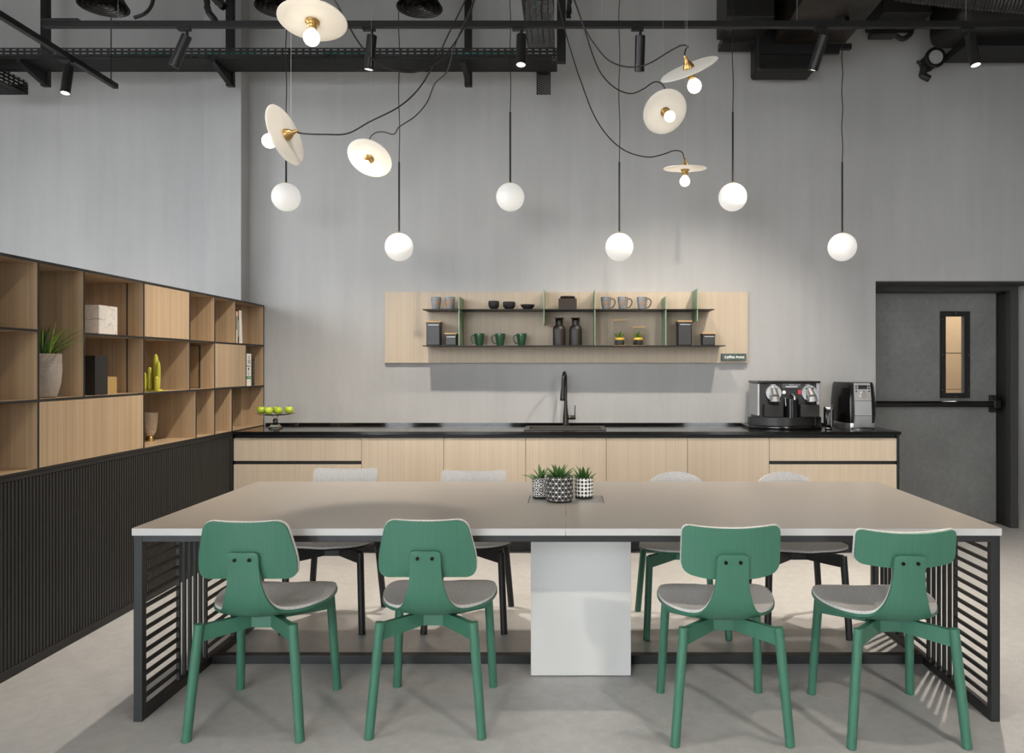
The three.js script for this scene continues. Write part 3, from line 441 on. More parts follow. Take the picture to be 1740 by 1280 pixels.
// ------------------------------------------------------------------ things on the worktop
{
  // cake stand and apples
  const cx = -2.245, cz = -5.86, s = thing('cake_stand', 'footed glass stand holding green apples on the worktop', 'stand', [cx, WT, cz]);
  part(s, 'plate', lathe([[0.001, 0.098], [0.05, 0.098], [0.11, 0.103], [0.145, 0.112], [0.146, 0.115], [0.11, 0.108], [0.05, 0.104], [0.001, 0.104]], 48), M.solidGlass);
  part(s, 'foot', lathe([[0.001, 0], [0.055, 0], [0.056, 0.004], [0.045, 0.012], [0.026, 0.034], [0.017, 0.05], [0.022, 0.062], [0.014, 0.072], [0.016, 0.084], [0.03, 0.097], [0.001, 0.097]], 40), M.solidGlass);
  const ag = new THREE.SphereGeometry(0.034, 28, 20), q = ag.attributes.position; for (let i = 0; i < q.count; i++) { const y = q.getY(i) / 0.034, r = Math.hypot(q.getX(i), q.getZ(i)) / 0.034; q.setY(i, 0.034 * (y * 0.92 - (y > 0 ? 0.28 : 0.12) * Math.exp(-r * r * 9) * Math.sign(y))); } ag.computeVertexNormals();
  const am = [std({ color: 0x9fb432, roughness: 0.3 }), std({ color: 0xacbd3c, roughness: 0.3 })], stem = rod([0, 0.02, 0], [0.004, 0.04, 0.002], 0.0016, 0.001, 6);
  [[-0.098, 0.02, 'green apple at the bookcase edge of the glass stand'], [-0.030, 0.06, 'green apple at the front of the glass stand nearer the bookcase'], [0.043, 0.055, 'green apple at the front of the glass stand nearer the sink'], [0.103, -0.005, 'green apple at the sink edge of the glass stand'], [0.0, -0.035, 'green apple at the back of the glass stand behind the others']].forEach(([x, z, l], i) => {
    const y = Math.hypot(x, z) > 0.09 ? 0.137 : 0.1355, o = thing('green_apple', l, 'apple', [cx + x, WT + y + 0.002, cz + z], i * 1.3, 'green apples on the glass stand'); part(o, 'fruit', ag, am[i % 2]); part(o, 'stalk', stem, M.soil);
  });
  // twin coffee machine
  const X = 1.655, Z = -5.90, m = thing('coffee_machine', 'wide black coffee machine with two silver brewing heads', 'coffee machine', [X, WT, Z]);
  { const sh = new THREE.Shape(), f = (x) => 0.06 + 0.115 * Math.cos(x / 0.277 * Math.PI / 2); sh.moveTo(-0.277, 0.18); for (let i = 0; i <= 24; i++) { const x = -0.277 + 0.554 * i / 24; sh.lineTo(x, -f(x)); } sh.lineTo(0.277, 0.18); sh.lineTo(-0.277, 0.18);
    part(m, 'base', creased(new THREE.ExtrudeGeometry(sh, { depth: 0.017, bevelEnabled: true, bevelSize: 0.003, bevelThickness: 0.003, bevelSegments: 2 }).rotateX(-Math.PI / 2).translate(0, 0.003, 0), 0.5), M.blackGloss); }
  for (const [a, b] of [[-0.27, -0.092], [-0.088, 0.086], [0.09, 0.27]]) {      // three drip tray segments following the curve
    const sh = new THREE.Shape(), f = (x) => 0.06 + 0.105 * Math.cos(x / 0.277 * Math.PI / 2); sh.moveTo(a, 0.0); for (let i = 0; i <= 8; i++) { const x = a + (b - a) * i / 8; sh.lineTo(x, -f(x)); } sh.lineTo(b, 0.0); sh.lineTo(a, 0.0);
    part(m, 'drip_tray', creased(new THREE.ExtrudeGeometry(sh, { depth: 0.06, bevelEnabled: true, bevelSize: 0.002, bevelThickness: 0.002, bevelSegments: 1 }).rotateX(-Math.PI / 2).translate(0, 0.026, 0), 0.5), M.blackSatin);
  }
  part(m, 'body', bx(-0.205, 0.225, 0.02, 0.345, -0.18, 0.1, 0.006), M.blackSatin);
  part(m, 'side_panel', bx(-0.222, -0.2055, 0.10, 0.342, -0.18, 0.10, 0.003), M.brushed); part(m, 'side_panel', bx(0.2255, 0.25, 0.09, 0.342, -0.18, 0.098, 0.003), M.brushed);
  part(m, 'top_cover', bx(-0.226, 0.253, 0.345, 0.362, -0.185, 0.11, 0.005), M.blackGloss);
  for (const [hx, tilt] of [[-0.105, 0], [0.165, 0.28]]) {
    const h = part(m, 'brewing_head', rod([hx, 0.272, 0.10], [hx, 0.272, 0.125], 0.061, 0.058, 40), M.brushed);
    part(h, 'snout', merge([rod([hx, 0.296, 0.12], [hx + 0.03 * tilt, 0.244, 0.165], 0.026, 0.031, 24), rod([hx + 0.03 * tilt, 0.247, 0.162], [hx + 0.04 * tilt, 0.208, 0.166], 0.03, 0.038, 24)]), M.brushed);
    part(h, 'outlet', rod([hx + 0.03 * tilt, 0.19, 0.165], [hx + 0.03 * tilt, 0.212, 0.165], 0.02, 0.026, 20), M.blackSatin);
    for (const k of [-1, 0, 1]) part(h, 'button', rod([hx + k * 0.026, 0.272 + 0.044 - Math.abs(k) * 0.008, 0.124], [hx + k * 0.026, 0.272 + 0.044 - Math.abs(k) * 0.008, 0.128], 0.008, 0.008, 14), M.chrome);
    part(m, 'cup_stand', bx(hx - 0.075, hx + 0.068, 0.09, 0.186, 0.1, 0.15, 0.006), M.blackLam);
  }
  part(m, 'water_tank', rod([0.03, 0.088, 0.105], [0.03, 0.228, 0.105], 0.055, 0.055, 32), M.blackGloss);
  part(m, 'display', bx(-0.035, 0.105, 0.308, 0.344, 0.1, 0.106, 0.002), std({ color: 0x4a4c50, roughness: 0.25 }));
  for (const g of [[0.015, 0.055, 0.331, 0.335, 0.106, 0.1065], [0.06, 0.1, 0.331, 0.334, 0.106, 0.1065], [-0.01, 0.08, 0.314, 0.325, 0.106, 0.1065], [-0.125, -0.085, 0.333, 0.338, 0.1, 0.1005], [0.14, 0.175, 0.333, 0.338, 0.1, 0.1005]]) part(m, 'print', bx(...g), M.brushed);
  part(m, 'button', rod([-0.022, 0.277, 0.1], [-0.022, 0.277, 0.105], 0.014, 0.014, 18), std({ color: 0xe4e4e2, roughness: 0.4 }), 'white round button');
  part(m, 'button', bx(0.083, 0.105, 0.262, 0.294, 0.1, 0.104, 0.003), std({ color: 0xb5303c, roughness: 0.4 }), 'red button');
  part(m, 'steam_pipe', tube([[-0.018, 0.235, 0.1], [-0.018, 0.232, 0.125], [-0.017, 0.2, 0.13], [-0.016, 0.175, 0.132]].map((v) => new THREE.Vector3(...v)), 0.005, 16, 8), M.brushed);
  part(m, 'hot_water_spout', tube([[0.03, 0.262, 0.1], [0.034, 0.262, 0.13], [0.042, 0.245, 0.155], [0.043, 0.222, 0.16]].map((v) => new THREE.Vector3(...v)), 0.008, 20, 10), M.chrome);
  // milk frother
  const f = thing('milk_frother', 'slim black and chrome milk frother between the two coffee machines', 'milk frother', [1.958, WT, -5.76]);
  part(f, 'base', lathe([[0.001, 0], [0.026, 0], [0.027, 0.012], [0.018, 0.022], [0.001, 0.022]], 28), M.chrome); part(f, 'body', lathe([[0.001, 0.022], [0.034, 0.024], [0.036, 0.035], [0.036, 0.148], [0.001, 0.148]], 32), M.blackGloss);
  part(f, 'collar', lathe([[0.034, 0.148], [0.037, 0.15], [0.037, 0.168], [0.033, 0.172], [0.001, 0.172]], 32), M.chrome); part(f, 'lid', lathe([[0.001, 0.189], [0.04, 0.189], [0.041, 0.186], [0.03, 0.173], [0.001, 0.173]], 32), M.glass); part(f, 'trim_strip', bx(0.004, 0.014, 0.024, 0.15, 0.0355, 0.039, 0.001), M.chrome);
  // second machine
  const n = thing('automatic_coffee_machine', 'tall black coffee machine with a silver front strip and display', 'coffee machine', [2.213, WT, -5.92]);
  const sec = (w, d, y, zo) => [[-w, y, -d], [w, y, -d], [w * 1.02, y, d * 0.55 + zo], [w * 0.75, y, d * 0.9 + zo], [w * 0.36, y, d + zo], [-w * 0.36, y, d + zo], [-w * 0.75, y, d * 0.9 + zo], [-w * 1.02, y, d * 0.55 + zo]];
  const loft = (rings) => { const v = [], k = rings[0].length, idx = []; rings.forEach((r) => r.forEach((p) => v.push(...p))); for (let j = 0; j < rings.length - 1; j++) for (let i = 0; i < k; i++) { const a = j * k + i, b = j * k + (i + 1) % k; idx.push(a, a + k, b, b, a + k, b + k); } const top = (rings.length - 1) * k; for (let i = 1; i < k - 1; i++) { idx.push(0, i, i + 1); idx.push(top, top + i + 1, top + i); } const g = new THREE.BufferGeometry(); g.setAttribute('position', new THREE.Float32BufferAttribute(v, 3)); g.setIndex(idx); const o = g.toNonIndexed(); o.computeVertexNormals(); o.setAttribute('uv', new THREE.Float32BufferAttribute(new Float32Array(o.attributes.position.count * 2), 2)); return creased(o, 0.6); };
  part(n, 'base', loft([sec(0.118, 0.175, 0, 0), sec(0.122, 0.178, 0.02, 0), sec(0.120, 0.176, 0.045, 0)]), M.brushed);
  part(n, 'body', loft([sec(0.119, 0.174, 0.046, 0), sec(0.124, 0.178, 0.12, 0), sec(0.122, 0.174, 0.22, -0.004), sec(0.112, 0.168, 0.33, -0.01), sec(0.106, 0.162, 0.352, -0.014)]), M.blackGloss);
  const strip = (y0, y1, z0, z1, nm) => part(n, nm, hexa([[-0.066, y0, z0], [0.066, y0, z0], [0.066, y0, z0 - 0.02], [-0.066, y0, z0 - 0.02], [-0.066, y1, z1], [0.066, y1, z1], [0.066, y1, z1 - 0.02], [-0.066, y1, z1 - 0.02]].map(([x, y, z]) => [x * (0.93 + 0.07 * (1 - y / 0.35)) - 0.004, y, z])), M.brushed);
  strip(0.012, 0.103, 0.182, 0.188, 'drip_tray'); strip(0.106, 0.214, 0.188, 0.182, 'front_panel'); const fp = strip(0.217, 0.348, 0.182, 0.160, 'control_panel');
  part(fp, 'display', bx(-0.035, 0.033, 0.302, 0.332, 0.164, 0.169, 0.001), std({ color: 0x22262b, roughness: 0.2 }));
  for (const [x, y] of [[-0.05, 0.325], [-0.05, 0.307], [-0.05, 0.285], [0.046, 0.325], [0.046, 0.307], [0.046, 0.285]]) part(fp, 'button', bx(x - 0.006, x + 0.006, y - 0.005, y + 0.005, 0.163, 0.1715, 0.001), M.blackSatin);
  part(fp, 'dial', rod([0.0, 0.262, 0.172], [0.0, 0.258, 0.192], 0.028, 0.024, 28), M.chrome);
  part(n, 'foot_rest', tube([[-0.095, 0.006, 0.18], [-0.06, 0.012, 0.2], [0.05, 0.012, 0.2], [0.085, 0.006, 0.18]].map((v) => new THREE.Vector3(...v)), 0.004, 24, 8), M.blackGloss);
}

// ------------------------------------------------------------------ the big table
const TH = 0.745;
{
  const x0 = -1.675, x1 = 1.662, zf = -2.934, zb = -4.12, xm = -0.012, t = thing('long_table', 'long pale table with black steel frame and slatted end panels', 'table', [xm, 0, -3.527]);
  const fl = [-0.185, 0.162, -3.469, -3.681];
  const half = (a, b, nm) => { const s = new THREE.Shape(); s.moveTo(a, -zf); s.lineTo(b, -zf); s.lineTo(b, -zb); s.lineTo(a, -zb); s.lineTo(a, -zf); const h = new THREE.Path(), p0 = Math.max(a + (a > xm - 0.1 && a < xm + 0.1 ? 0.0 : 0), a); return s; };
  // each half is notched round the metal flap
  const L = new THREE.Shape(); [[x0, -zf], [xm, -zf], [xm, -fl[2]], [fl[0], -fl[2]], [fl[0], -fl[3]], [xm, -fl[3]], [xm, -zb], [x0, -zb]].forEach(([x, y], i) => i ? L.lineTo(x, y) : L.moveTo(x, y));
  const R = new THREE.Shape(); [[xm + 0.0012, -zf], [x1, -zf], [x1, -zb], [xm + 0.0012, -zb], [xm + 0.0012, -fl[3]], [fl[1], -fl[3]], [fl[1], -fl[2]], [xm + 0.0012, -fl[2]]].forEach(([x, y], i) => i ? R.lineTo(x, y) : R.moveTo(x, y));
  for (const s of [L, R]) wpart(t, 'tabletop', metricUV(new THREE.ExtrudeGeometry(s, { depth: 0.025, bevelEnabled: true, bevelSize: 0.0008, bevelThickness: 0.0012, bevelSegments: 1, bevelOffset: -0.0008 }).rotateX(-Math.PI / 2).translate(0, TH - 0.0272, 0)), M.tableEdge, 'table leaf with white edge');
  for (const [s, m] of [[L, t.children[0]], [R, t.children[1]]]) { const g = metricUV(new THREE.ExtrudeGeometry(s, { depth: 0.001, bevelEnabled: false }).rotateX(-Math.PI / 2).translate(0, TH - 0.001, 0)); g.translate(-t.position.x, -t.position.y, -t.position.z); part(m, 'surface', g, M.tabletop, 'taupe table surface'); }
  const fp = wpart(t, 'cable_flap', bx(fl[0] + 0.003, fl[1] - 0.003, TH - 0.02, TH - 0.0005, fl[2] - 0.002, fl[3] + 0.002, 0.001), std({ color: 0xa9a8a6, roughness: 0.3, metalness: 0.7 }), 'brushed metal cable flap');
  for (const [z0, z1] of [[fl[2], fl[2] - 0.0018], [fl[3] + 0.0018, fl[3]]]) { const g = bx(fl[0] + 0.001, fl[1] - 0.001, TH - 0.018, TH, z0, z1); g.translate(-t.position.x, -t.position.y, -t.position.z); part(fp, 'rim', g, M.chrome); }
  // steel frame
  const yt = TH - 0.0275, w = 0.034, lx = x0 + 0.004, rx = x1 - 0.004;
  const bar = (a, b, c, d, e, f, nm) => wpart(t, nm, bx(a, b, c, d, e, f, 0.002), M.steel);
  bar(lx + w, rx - w, yt - 0.026, yt, zf - 0.004, zf - 0.034, 'top_rail'); bar(lx + w, rx - w, yt - 0.026, yt, zb + 0.004, zb + 0.034, 'top_rail');
  for (const [a, b] of [[lx, lx + w], [rx - w, rx]]) {
    bar(a, b, 0, yt, zf - 0.004, zf - 0.034, 'leg'); bar(a, b, 0, yt, zb + 0.004, zb + 0.034, 'leg');
    bar(a, b, yt - 0.026, yt, zf - 0.034, zb + 0.034, 'side_rail'); bar(a, b, 0, 0.036, zf - 0.034, zb + 0.034, 'bottom_rail');
    const xa = a + 0.009, xb = b - 0.009, y0 = 0.036, y1 = yt - 0.026, D = [2.968, 3.245, 3.487, 3.765, 4.005, 4.086];
    bar(xa, xb, y0, y1, -2.968, -2.982, 'inner_post');
    for (const d of D.slice(1, 5)) bar(xa, xb, y0, y1, -(d - 0.006), -(d + 0.006), 'inner_post');
    for (const [d0, d1] of [[2.982, 3.239], [3.493, 3.759]]) for (let i = 1; i < 15; i++) { const y = y0 + (y1 - y0) * i / 15; bar(xa, xb, y - 0.006, y + 0.006, -d0, -d1, 'slat'); }
    for (const [d0, d1, n] of [[3.245, 3.487, 5], [3.765, 4.005, 5]]) for (let i = 1; i < n; i++) { const d = d0 + (d1 - d0) * i / n; bar(xa, xb, y0, y1, -(d - 0.005), -(d + 0.005), 'slat'); }
  }
  bar(lx + w, -0.17, 0, 0.04, -3.51, -3.55, 'stretcher'); bar(0.278, rx - w, 0, 0.04, -3.51, -3.55, 'stretcher');
  wpart(t, 'pedestal', bx(-0.166, 0.275, 0.004, yt - 0.03, -3.368, -3.69, 0.002), M.pedestal, 'pale grey cable box under the middle');
  wpart(t, 'pedestal_top', bx(-0.16, 0.16, yt - 0.03, yt, -3.46, -3.69), M.blackMetal);
  // three potted succulents
  const pat = (k) => tex(256, 256, 1, 1, (u, v) => {
    const W = [235, 235, 232], B = [24, 24, 25]; let c = 1;
    if (k === 0) { const x = (u * 6) % 1, y = (v * 2.3) % 1, a = Math.abs(x - 0.5), b = Math.abs(y - 0.5); c = Math.abs(a + b - 0.5) < 0.06 ? 0 : Math.min(a, b) < 0.04 && a + b < 0.32 ? 1 : (a + b < 0.33 || (a + b > 0.66 && a + b < 0.93 && Math.min(0.5 - a, 0.5 - b) > 0.025) ? 0 : 1); }
    if (k === 1) { const x = (u * 13 + (Math.floor(v * 6) % 2) * 0.5) % 1 - 0.5, y = (v * 6) % 1 - 0.5, r = Math.hypot(x, y), s = Math.cos(Math.atan2(y, x) * 6); c = r < 0.19 + 0.05 * s ? 1 : (s > 0.72 && r < 0.47 && r > 0.28) ? 1 : 0; }
    if (k === 2) { const x = (u * 16) % 1 - 0.5, y = (v * 5.5) % 1 - 0.5, q = (Math.floor(u * 16) + Math.floor(v * 5.5)) % 2; c = q ? (Math.abs(x) < 0.34 && Math.abs(y) < 0.34 ? 0 : 1) : (Math.abs(x) < 0.13 && Math.abs(y) < 0.42 || Math.abs(y) < 0.13 && Math.abs(x) < 0.42 ? 0 : 1); }
    return c ? W : B;
  });
  const lf = [leafGeo(0.085, 0.017, 0.45), leafGeo(0.078, 0.016, 0.7), leafGeo(0.07, 0.018, 0.2), leafGeo(0.055, 0.016, 0.55)];
  const potted = (label, x, z, r, h, k, rings, mats) => {
    const o = thing('potted_succulent', label, 'plant', [x, TH, z]), g = lathe([[0.001, 0.006], [r * 0.9, 0.006], [r * 0.97, 0.01], [r, h * 0.3], [r, h - 0.003], [r - 0.003, h], [r - 0.006, h - 0.003], [r - 0.007, h - 0.02], [0.001, h - 0.02]], 48), p = g.attributes.position, uv = g.attributes.uv; for (let i = 0; i < p.count; i++) uv.setY(i, p.getY(i) / h);
    part(o, 'pot', g, std({ map: pat(k), roughness: 0.55 })); part(o, 'base_ring', lathe([[0.001, 0], [r * 0.9, 0], [r * 0.93, 0.003], [r * 0.9, 0.0058], [0.001, 0.0058]], 40), M.blackCeramic); part(o, 'soil', lathe([[0.001, h - 0.013], [r - 0.008, h - 0.015]], 24), M.soil); rosette(o, h - 0.02, rings, mats);
  };
  potted('succulent in a small black and white pot with diamond pattern', -0.128, -3.625, 0.045, 0.096, 0, [[6, lf[0], 1.0, 0.01, 0.5], [6, lf[1], 0.6, 0.008, 0], [4, lf[0], 0.22, 0.004, 0.3], [6, lf[3], 0.95, 0.008, 0.9]], [M.leaf, M.leafDark]);
  potted('succulent in the largest black and white pot with star pattern', -0.041, -3.535, 0.063, 0.116, 1, [[9, lf[0], 0.85, 0.014, 0], [8, lf[0], 0.5, 0.01, 0.4], [5, lf[0], 0.15, 0.005, 0.1], [7, lf[1], 1.05, 0.012, 0.2]], [M.leaf, M.leafDark]);
  potted('broad leaved succulent in a small black and white pot with cross pattern', 0.073, -3.625, 0.045, 0.096, 2, [[7, lf[2], 0.8, 0.01, 0.2], [6, lf[2], 0.42, 0.008, 0.5], [4, lf[0], 0.12, 0.004, 0], [5, lf[3], 1.0, 0.008, 0.4]], [M.leafDark, M.leaf]);
}

// ------------------------------------------------------------------ chairs
function ribbon(ctrl, o0, o1, inset, nv = 56, nu = 18, lift = 0.012) {  // bent plywood: ctrl points are (half width, height, forward)
  const cv = new THREE.CatmullRomCurve3(ctrl.map((p) => new THREE.Vector3(...p)), false, 'centripetal'), v = [], uv = [], idx = [], row = nu + 1;
  for (const off of [o1, o0]) for (let j = 0; j <= nv; j++) {
    const t = j / nv, p = cv.getPointAt(t), q0 = cv.getPointAt(Math.max(0, t - 0.012)), q1 = cv.getPointAt(Math.min(1, t + 0.012)); let ty = q1.y - q0.y, tz = q1.z - q0.z; const l = Math.hypot(ty, tz); ty /= l; tz /= l;
    const seat = Math.max(0, Math.min(1, tz * 1.3 - 0.2)) * Math.max(0, Math.min(1, (0.12 - p.z) / 0.16)), hw = Math.max(0.004, p.x - inset);
    for (let i = 0; i <= nu; i++) { const u = -1 + 2 * i / nu, e = off + (0.004 + lift * seat) * u * u - lift * seat * 0.3; v.push(u * hw, p.y + tz * e, p.z - ty * e); uv.push(u * hw + 0.25, t * 0.85); }
  }
  const n = (nv + 1) * row; 
  for (let j = 0; j < nv; j++) for (let i = 0; i < nu; i++) { const a = j * row + i, b = a + row; idx.push(a, b, a + 1, a + 1, b, b + 1); idx.push(n + a, n + a + 1, n + b, n + a + 1, n + b + 1, n + b); }
  const side = (a, b) => idx.push(a, n + a, b, b, n + a, n + b);
  for (let j = 0; j < nv; j++) { side(j * row, (j + 1) * row); side((j + 1) * row + nu, j * row + nu); }
  for (let i = 0; i < nu; i++) { side(i + 1, i); side(nv * row + i, nv * row + i + 1); }
  const g = new THREE.BufferGeometry(); g.setAttribute('position', new THREE.Float32BufferAttribute(v, 3)); g.setAttribute('uv', new THREE.Float32BufferAttribute(uv, 2)); g.setIndex(idx); return creased(g, 0.9);
}
function outline(pts) {                                              // closed outline with rounded corners: [x, y, radius]
  const out = [], n = pts.length;
  for (let i = 0; i < n; i++) {
    const [x, y, r] = pts[i], A = pts[(i + n - 1) % n], B = pts[(i + 1) % n], da = Math.hypot(A[0] - x, A[1] - y), db = Math.hypot(B[0] - x, B[1] - y), k = Math.min(r, da * 0.5, db * 0.5);
    const p0 = [x + (A[0] - x) / da * k, y + (A[1] - y) / da * k], p1 = [x + (B[0] - x) / db * k, y + (B[1] - y) / db * k];
    for (let j = 0; j <= 8; j++) { const t = j / 8, a = (1 - t) * (1 - t), b = 2 * t * (1 - t), c = t * t; out.push([a * p0[0] + b * x + c * p1[0], a * p0[1] + b * y + c * p1[1]]); }
  }
  return out;
}
function bentPanel(pts, z0, z1, grow, k) {                            // curved plate from z0 to z1 with an outline, bent round a vertical axis
  const rings = 7, N = pts.length, v = [], uv = [], idx = []; let cx = 0, cy = 0; pts.forEach((p) => { cx += p[0] / N; cy += p[1] / N; });
  for (const z of [z1, z0]) for (let r = 0; r <= rings; r++) for (let i = 0; i < N; i++) { const s = r / rings, ex = r === rings ? grow : grow * s, l = Math.hypot(pts[i][0] - cx, pts[i][1] - cy), x = cx + (pts[i][0] - cx) * s * (1 + ex / l), y = cy + (pts[i][1] - cy) * s * (1 + ex / l); v.push(x, y, z + k * x * x); uv.push(x + 0.3, y + 0.3); }
  const n = (rings + 1) * N;
  for (let r = 0; r < rings; r++) for (let i = 0; i < N; i++) { const a = r * N + i, b = r * N + (i + 1) % N, c = a + N, d = b + N; idx.push(a, b, d, a, d, c); idx.push(n + a, n + d, n + b, n + a, n + c, n + d); }
  for (let i = 0; i < N; i++) { const a = rings * N + i, b = rings * N + (i + 1) % N; idx.push(a, b, n + a, b, n + b, n + a); }
  const g = new THREE.BufferGeometry(); g.setAttribute('position', new THREE.Float32BufferAttribute(v, 3)); g.setAttribute('uv', new THREE.Float32BufferAttribute(uv, 2)); g.setIndex(idx); return creased(g, 0.9);
}
const seatPath = [[0.040, 0.691, -0.2330], [0.0545, 0.684, -0.2320], [0.057, 0.63, -0.2240], [0.0645, 0.56, -0.2150], [0.085, 0.495, -0.1990], [0.110, 0.452, -0.1670], [0.142, 0.432, -0.1150], [0.188, 0.427, -0.05], [0.220, 0.430, 0.03], [0.231, 0.437, 0.10], [0.226, 0.443, 0.16], [0.208, 0.444, 0.20], [0.165, 0.441, 0.226], [0.11, 0.438, 0.236], [0.06, 0.437, 0.239]];
const BACKS = {
  tapered: [[-0.148, 0.222, 0.055], [-0.06, 0.218, 0.05], [0.06, 0.218, 0.05], [0.148, 0.222, 0.055], [0.183, 0.07, 0.09], [0.18, 0.0, 0.075], [-0.18, 0.0, 0.075], [-0.183, 0.07, 0.09]],
  square: [[-0.178, 0.196, 0.032], [-0.06, 0.188, 0.08], [0.06, 0.188, 0.08], [0.178, 0.196, 0.032], [0.180, 0.02, 0.06], [0.10, 0.0, 0.05], [-0.10, 0.0, 0.05], [-0.180, 0.02, 0.06]],
  band: [[-0.180, 0.138, 0.028], [-0.07, 0.128, 0.08], [0.07, 0.128, 0.08], [0.180, 0.138, 0.028], [0.183, 0.012, 0.035], [0.07, 0.0, 0.08], [-0.07, 0.0, 0.08], [-0.183, 0.012, 0.035]],
  domed: [[-0.135, 0.185, 0.10], [0, 0.222, 0.15], [0.135, 0.185, 0.10], [0.184, 0.08, 0.12], [0.165, 0.0, 0.08], [-0.165, 0.0, 0.08], [-0.184, 0.08, 0.12]],
};
const BACK_Y = { tapered: 0.580, square: 0.594, band: 0.640, domed: 0.565 };
const shellGeo = ribbon(seatPath, -0.010, 0.0, 0), padGeo = ribbon([[0.0575, 0.605, -0.2206], ...seatPath.slice(3)], 0.0002, 0.011, 0.0035);
const legGeo = (x, z, tx, tz, top) => { const g = rod([x, 0.002, z], [tx, top, tz], 0.0172, 0.0178, 22); return g; };
function chair(label, wood, back, x, z, turn, group) {
  const c = thing('dining_chair', label, 'chair', [x, 0, z], turn, group);
  const sh = part(c, 'seat_shell', shellGeo, wood); part(c, 'seat_pad', padGeo, M.fabric, 'grey fabric seat pad');
  const pts = outline(BACKS[back]).reverse(), place = (g) => g.translate(0, -0.1, 0).rotateX(-0.135).translate(0, BACK_Y[back] + 0.1, -0.217 + (BACK_Y[back] + 0.1 - 0.67) * -0.135);
  part(c, 'backrest', place(bentPanel(pts, -0.004, 0.006, 0, 0.85)), wood); part(c, 'back_pad', place(bentPanel(pts, 0.0062, 0.018, 0.002, 0.85)), M.fabric, 'grey fabric back pad');
  for (const s of [-1, 1]) part(sh, 'screw', rod([s * 0.0265, 0.663, -0.2425], [s * 0.0265, 0.6635, -0.2385], 0.0066, 0.0066, 14), M.screw);
  for (const s of [-1, 1]) {
    const r = part(c, 'leg', legGeo(s * 0.207, -0.228, s * 0.172, -0.203, 0.420), wood), f = part(c, 'leg', legGeo(s * 0.205, 0.228, s * 0.186, 0.194, 0.410), wood);
    const nx = 0.011; // arms of the crossed frame
    const arm = (lx, lz, cz2) => { const ex = s * 0.042, dx = ex - lx, dz = cz2 - lz, l = Math.hypot(dx, dz), ox = -dz / l * nx, oz = dx / l * nx; const a0 = [lx + ox, lz + oz], a1 = [lx - ox, lz - oz], b0 = [ex + ox, cz2 + oz], b1 = [ex - ox, cz2 - oz]; const g = hexa([[a0[0], 0.354, a0[1]], [a1[0], 0.354, a1[1]], [a1[0], 0.4135, a1[1]], [a0[0], 0.4135, a0[1]], [b0[0], 0.362, b0[1]], [b1[0], 0.362, b1[1]], [b1[0], 0.4135, b1[1]], [b0[0], 0.4135, b0[1]]]); return g; };
    part(c, 'frame_arm', arm(s * 0.172, -0.197, -0.055), wood); part(c, 'frame_arm', arm(s * 0.184, 0.188, 0.055), wood);
  }
  part(c, 'frame_block', bx(-0.046, 0.046, 0.360, 0.4138, -0.066, 0.066, 0.002), wood);
  return c;
}
const gF = 'green chairs with their backs to the table front', gB = 'chairs on the counter side of the table';
chair('green wooden chair with tapered back, nearest to the slatted black cabinet', M.greenWood, 'tapered', -1.184, -3.012, Math.PI, gF);
chair('green wooden chair with tapered back, next to the table pedestal', M.greenWood, 'tapered', -0.525, -3.034, Math.PI, gF);
chair('green wooden chair with squarish back, right beside the table pedestal', M.greenWood, 'square', 0.590, -2.977, Math.PI, gF);
chair('green wooden chair with low curved band back at the door end of the table', M.greenWood, 'band', 1.218, -2.962, Math.PI, gF);
chair('black chair with rounded square grey back facing the slatted end of the table', M.blackWood, 'square', -1.255, -4.12, 0, gB);
chair('black chair with low concave grey back on the counter side of the table', M.blackWood, 'band', -0.533, -4.125, 0, gB);
chair('green chair with domed grey back on the counter side of the table', M.greenWood, 'domed', 0.594, -4.04, 0, gB);
chair('black chair with domed grey back at the door end, counter side of the table', M.blackWood, 'domed', 1.196, -4.04, 0, gB);

// ------------------------------------------------------------------ globe pendants
{
  const D = 5.45, R = 0.1, glob = new THREE.SphereGeometry(R, 40, 28), hi = 2.571, lo = 2.215;
  const spots = [[-2.012, hi, 'high opal globe pendant nearest the bookcase'], [-1.207, lo, 'low opal globe pendant above the wide drawer unit by the bookcase'], [-0.415, hi, 'high opal globe pendant above the black bowls of the wall shelf'], [0.362, lo, 'low opal globe pendant above the striped mugs of the wall shelf'], [1.170, hi, 'high opal globe pendant above the end of the wall shelf'], [1.950, lo, 'low opal globe pendant above the coffee machines']];
  for (const [x, y, l] of spots) {
    const o = thing('globe_pendant', l, 'pendant lamp', [x, y, -D], 0, 'opal globe pendants above the counter');
    part(o, 'globe', glob, M.globe, 'glowing opal glass globe'); part(o, 'cap', lathe([[0.001, 0.112], [0.008, 0.112], [0.01, 0.103], [0.017, 0.098], [0.001, 0.097]], 20), M.brass); part(o, 'stem', rod([0, 0.11, 0], [0, 0.605, 0], 0.0065, 0.0065, 12), M.blackMetal);
    const top = (x > 1.6 ? 3.838 : CH) - y, pts = []; for (let i = 0; i <= 8; i++) pts.push(new THREE.Vector3((i % 2 ? 1 : -1) * 0.0035 * (i > 0 && i < 8), 0.6 + (top - 0.6) * i / 8, 0));
    part(o, 'cord', tube(pts, 0.0032, 48, 6), M.cord); part(o, 'ceiling_rose', rod([0, top - 0.03, 0], [0, top, 0], 0.05, 0.05, 24), M.blackMetal);
    const p = new THREE.PointLight(new THREE.Color().setRGB(1, 0.93, 0.82), 0.55 * GLOBE_W); p.castShadow = true; p.shadow.radius = 4.5; o.add(p);
  }
}
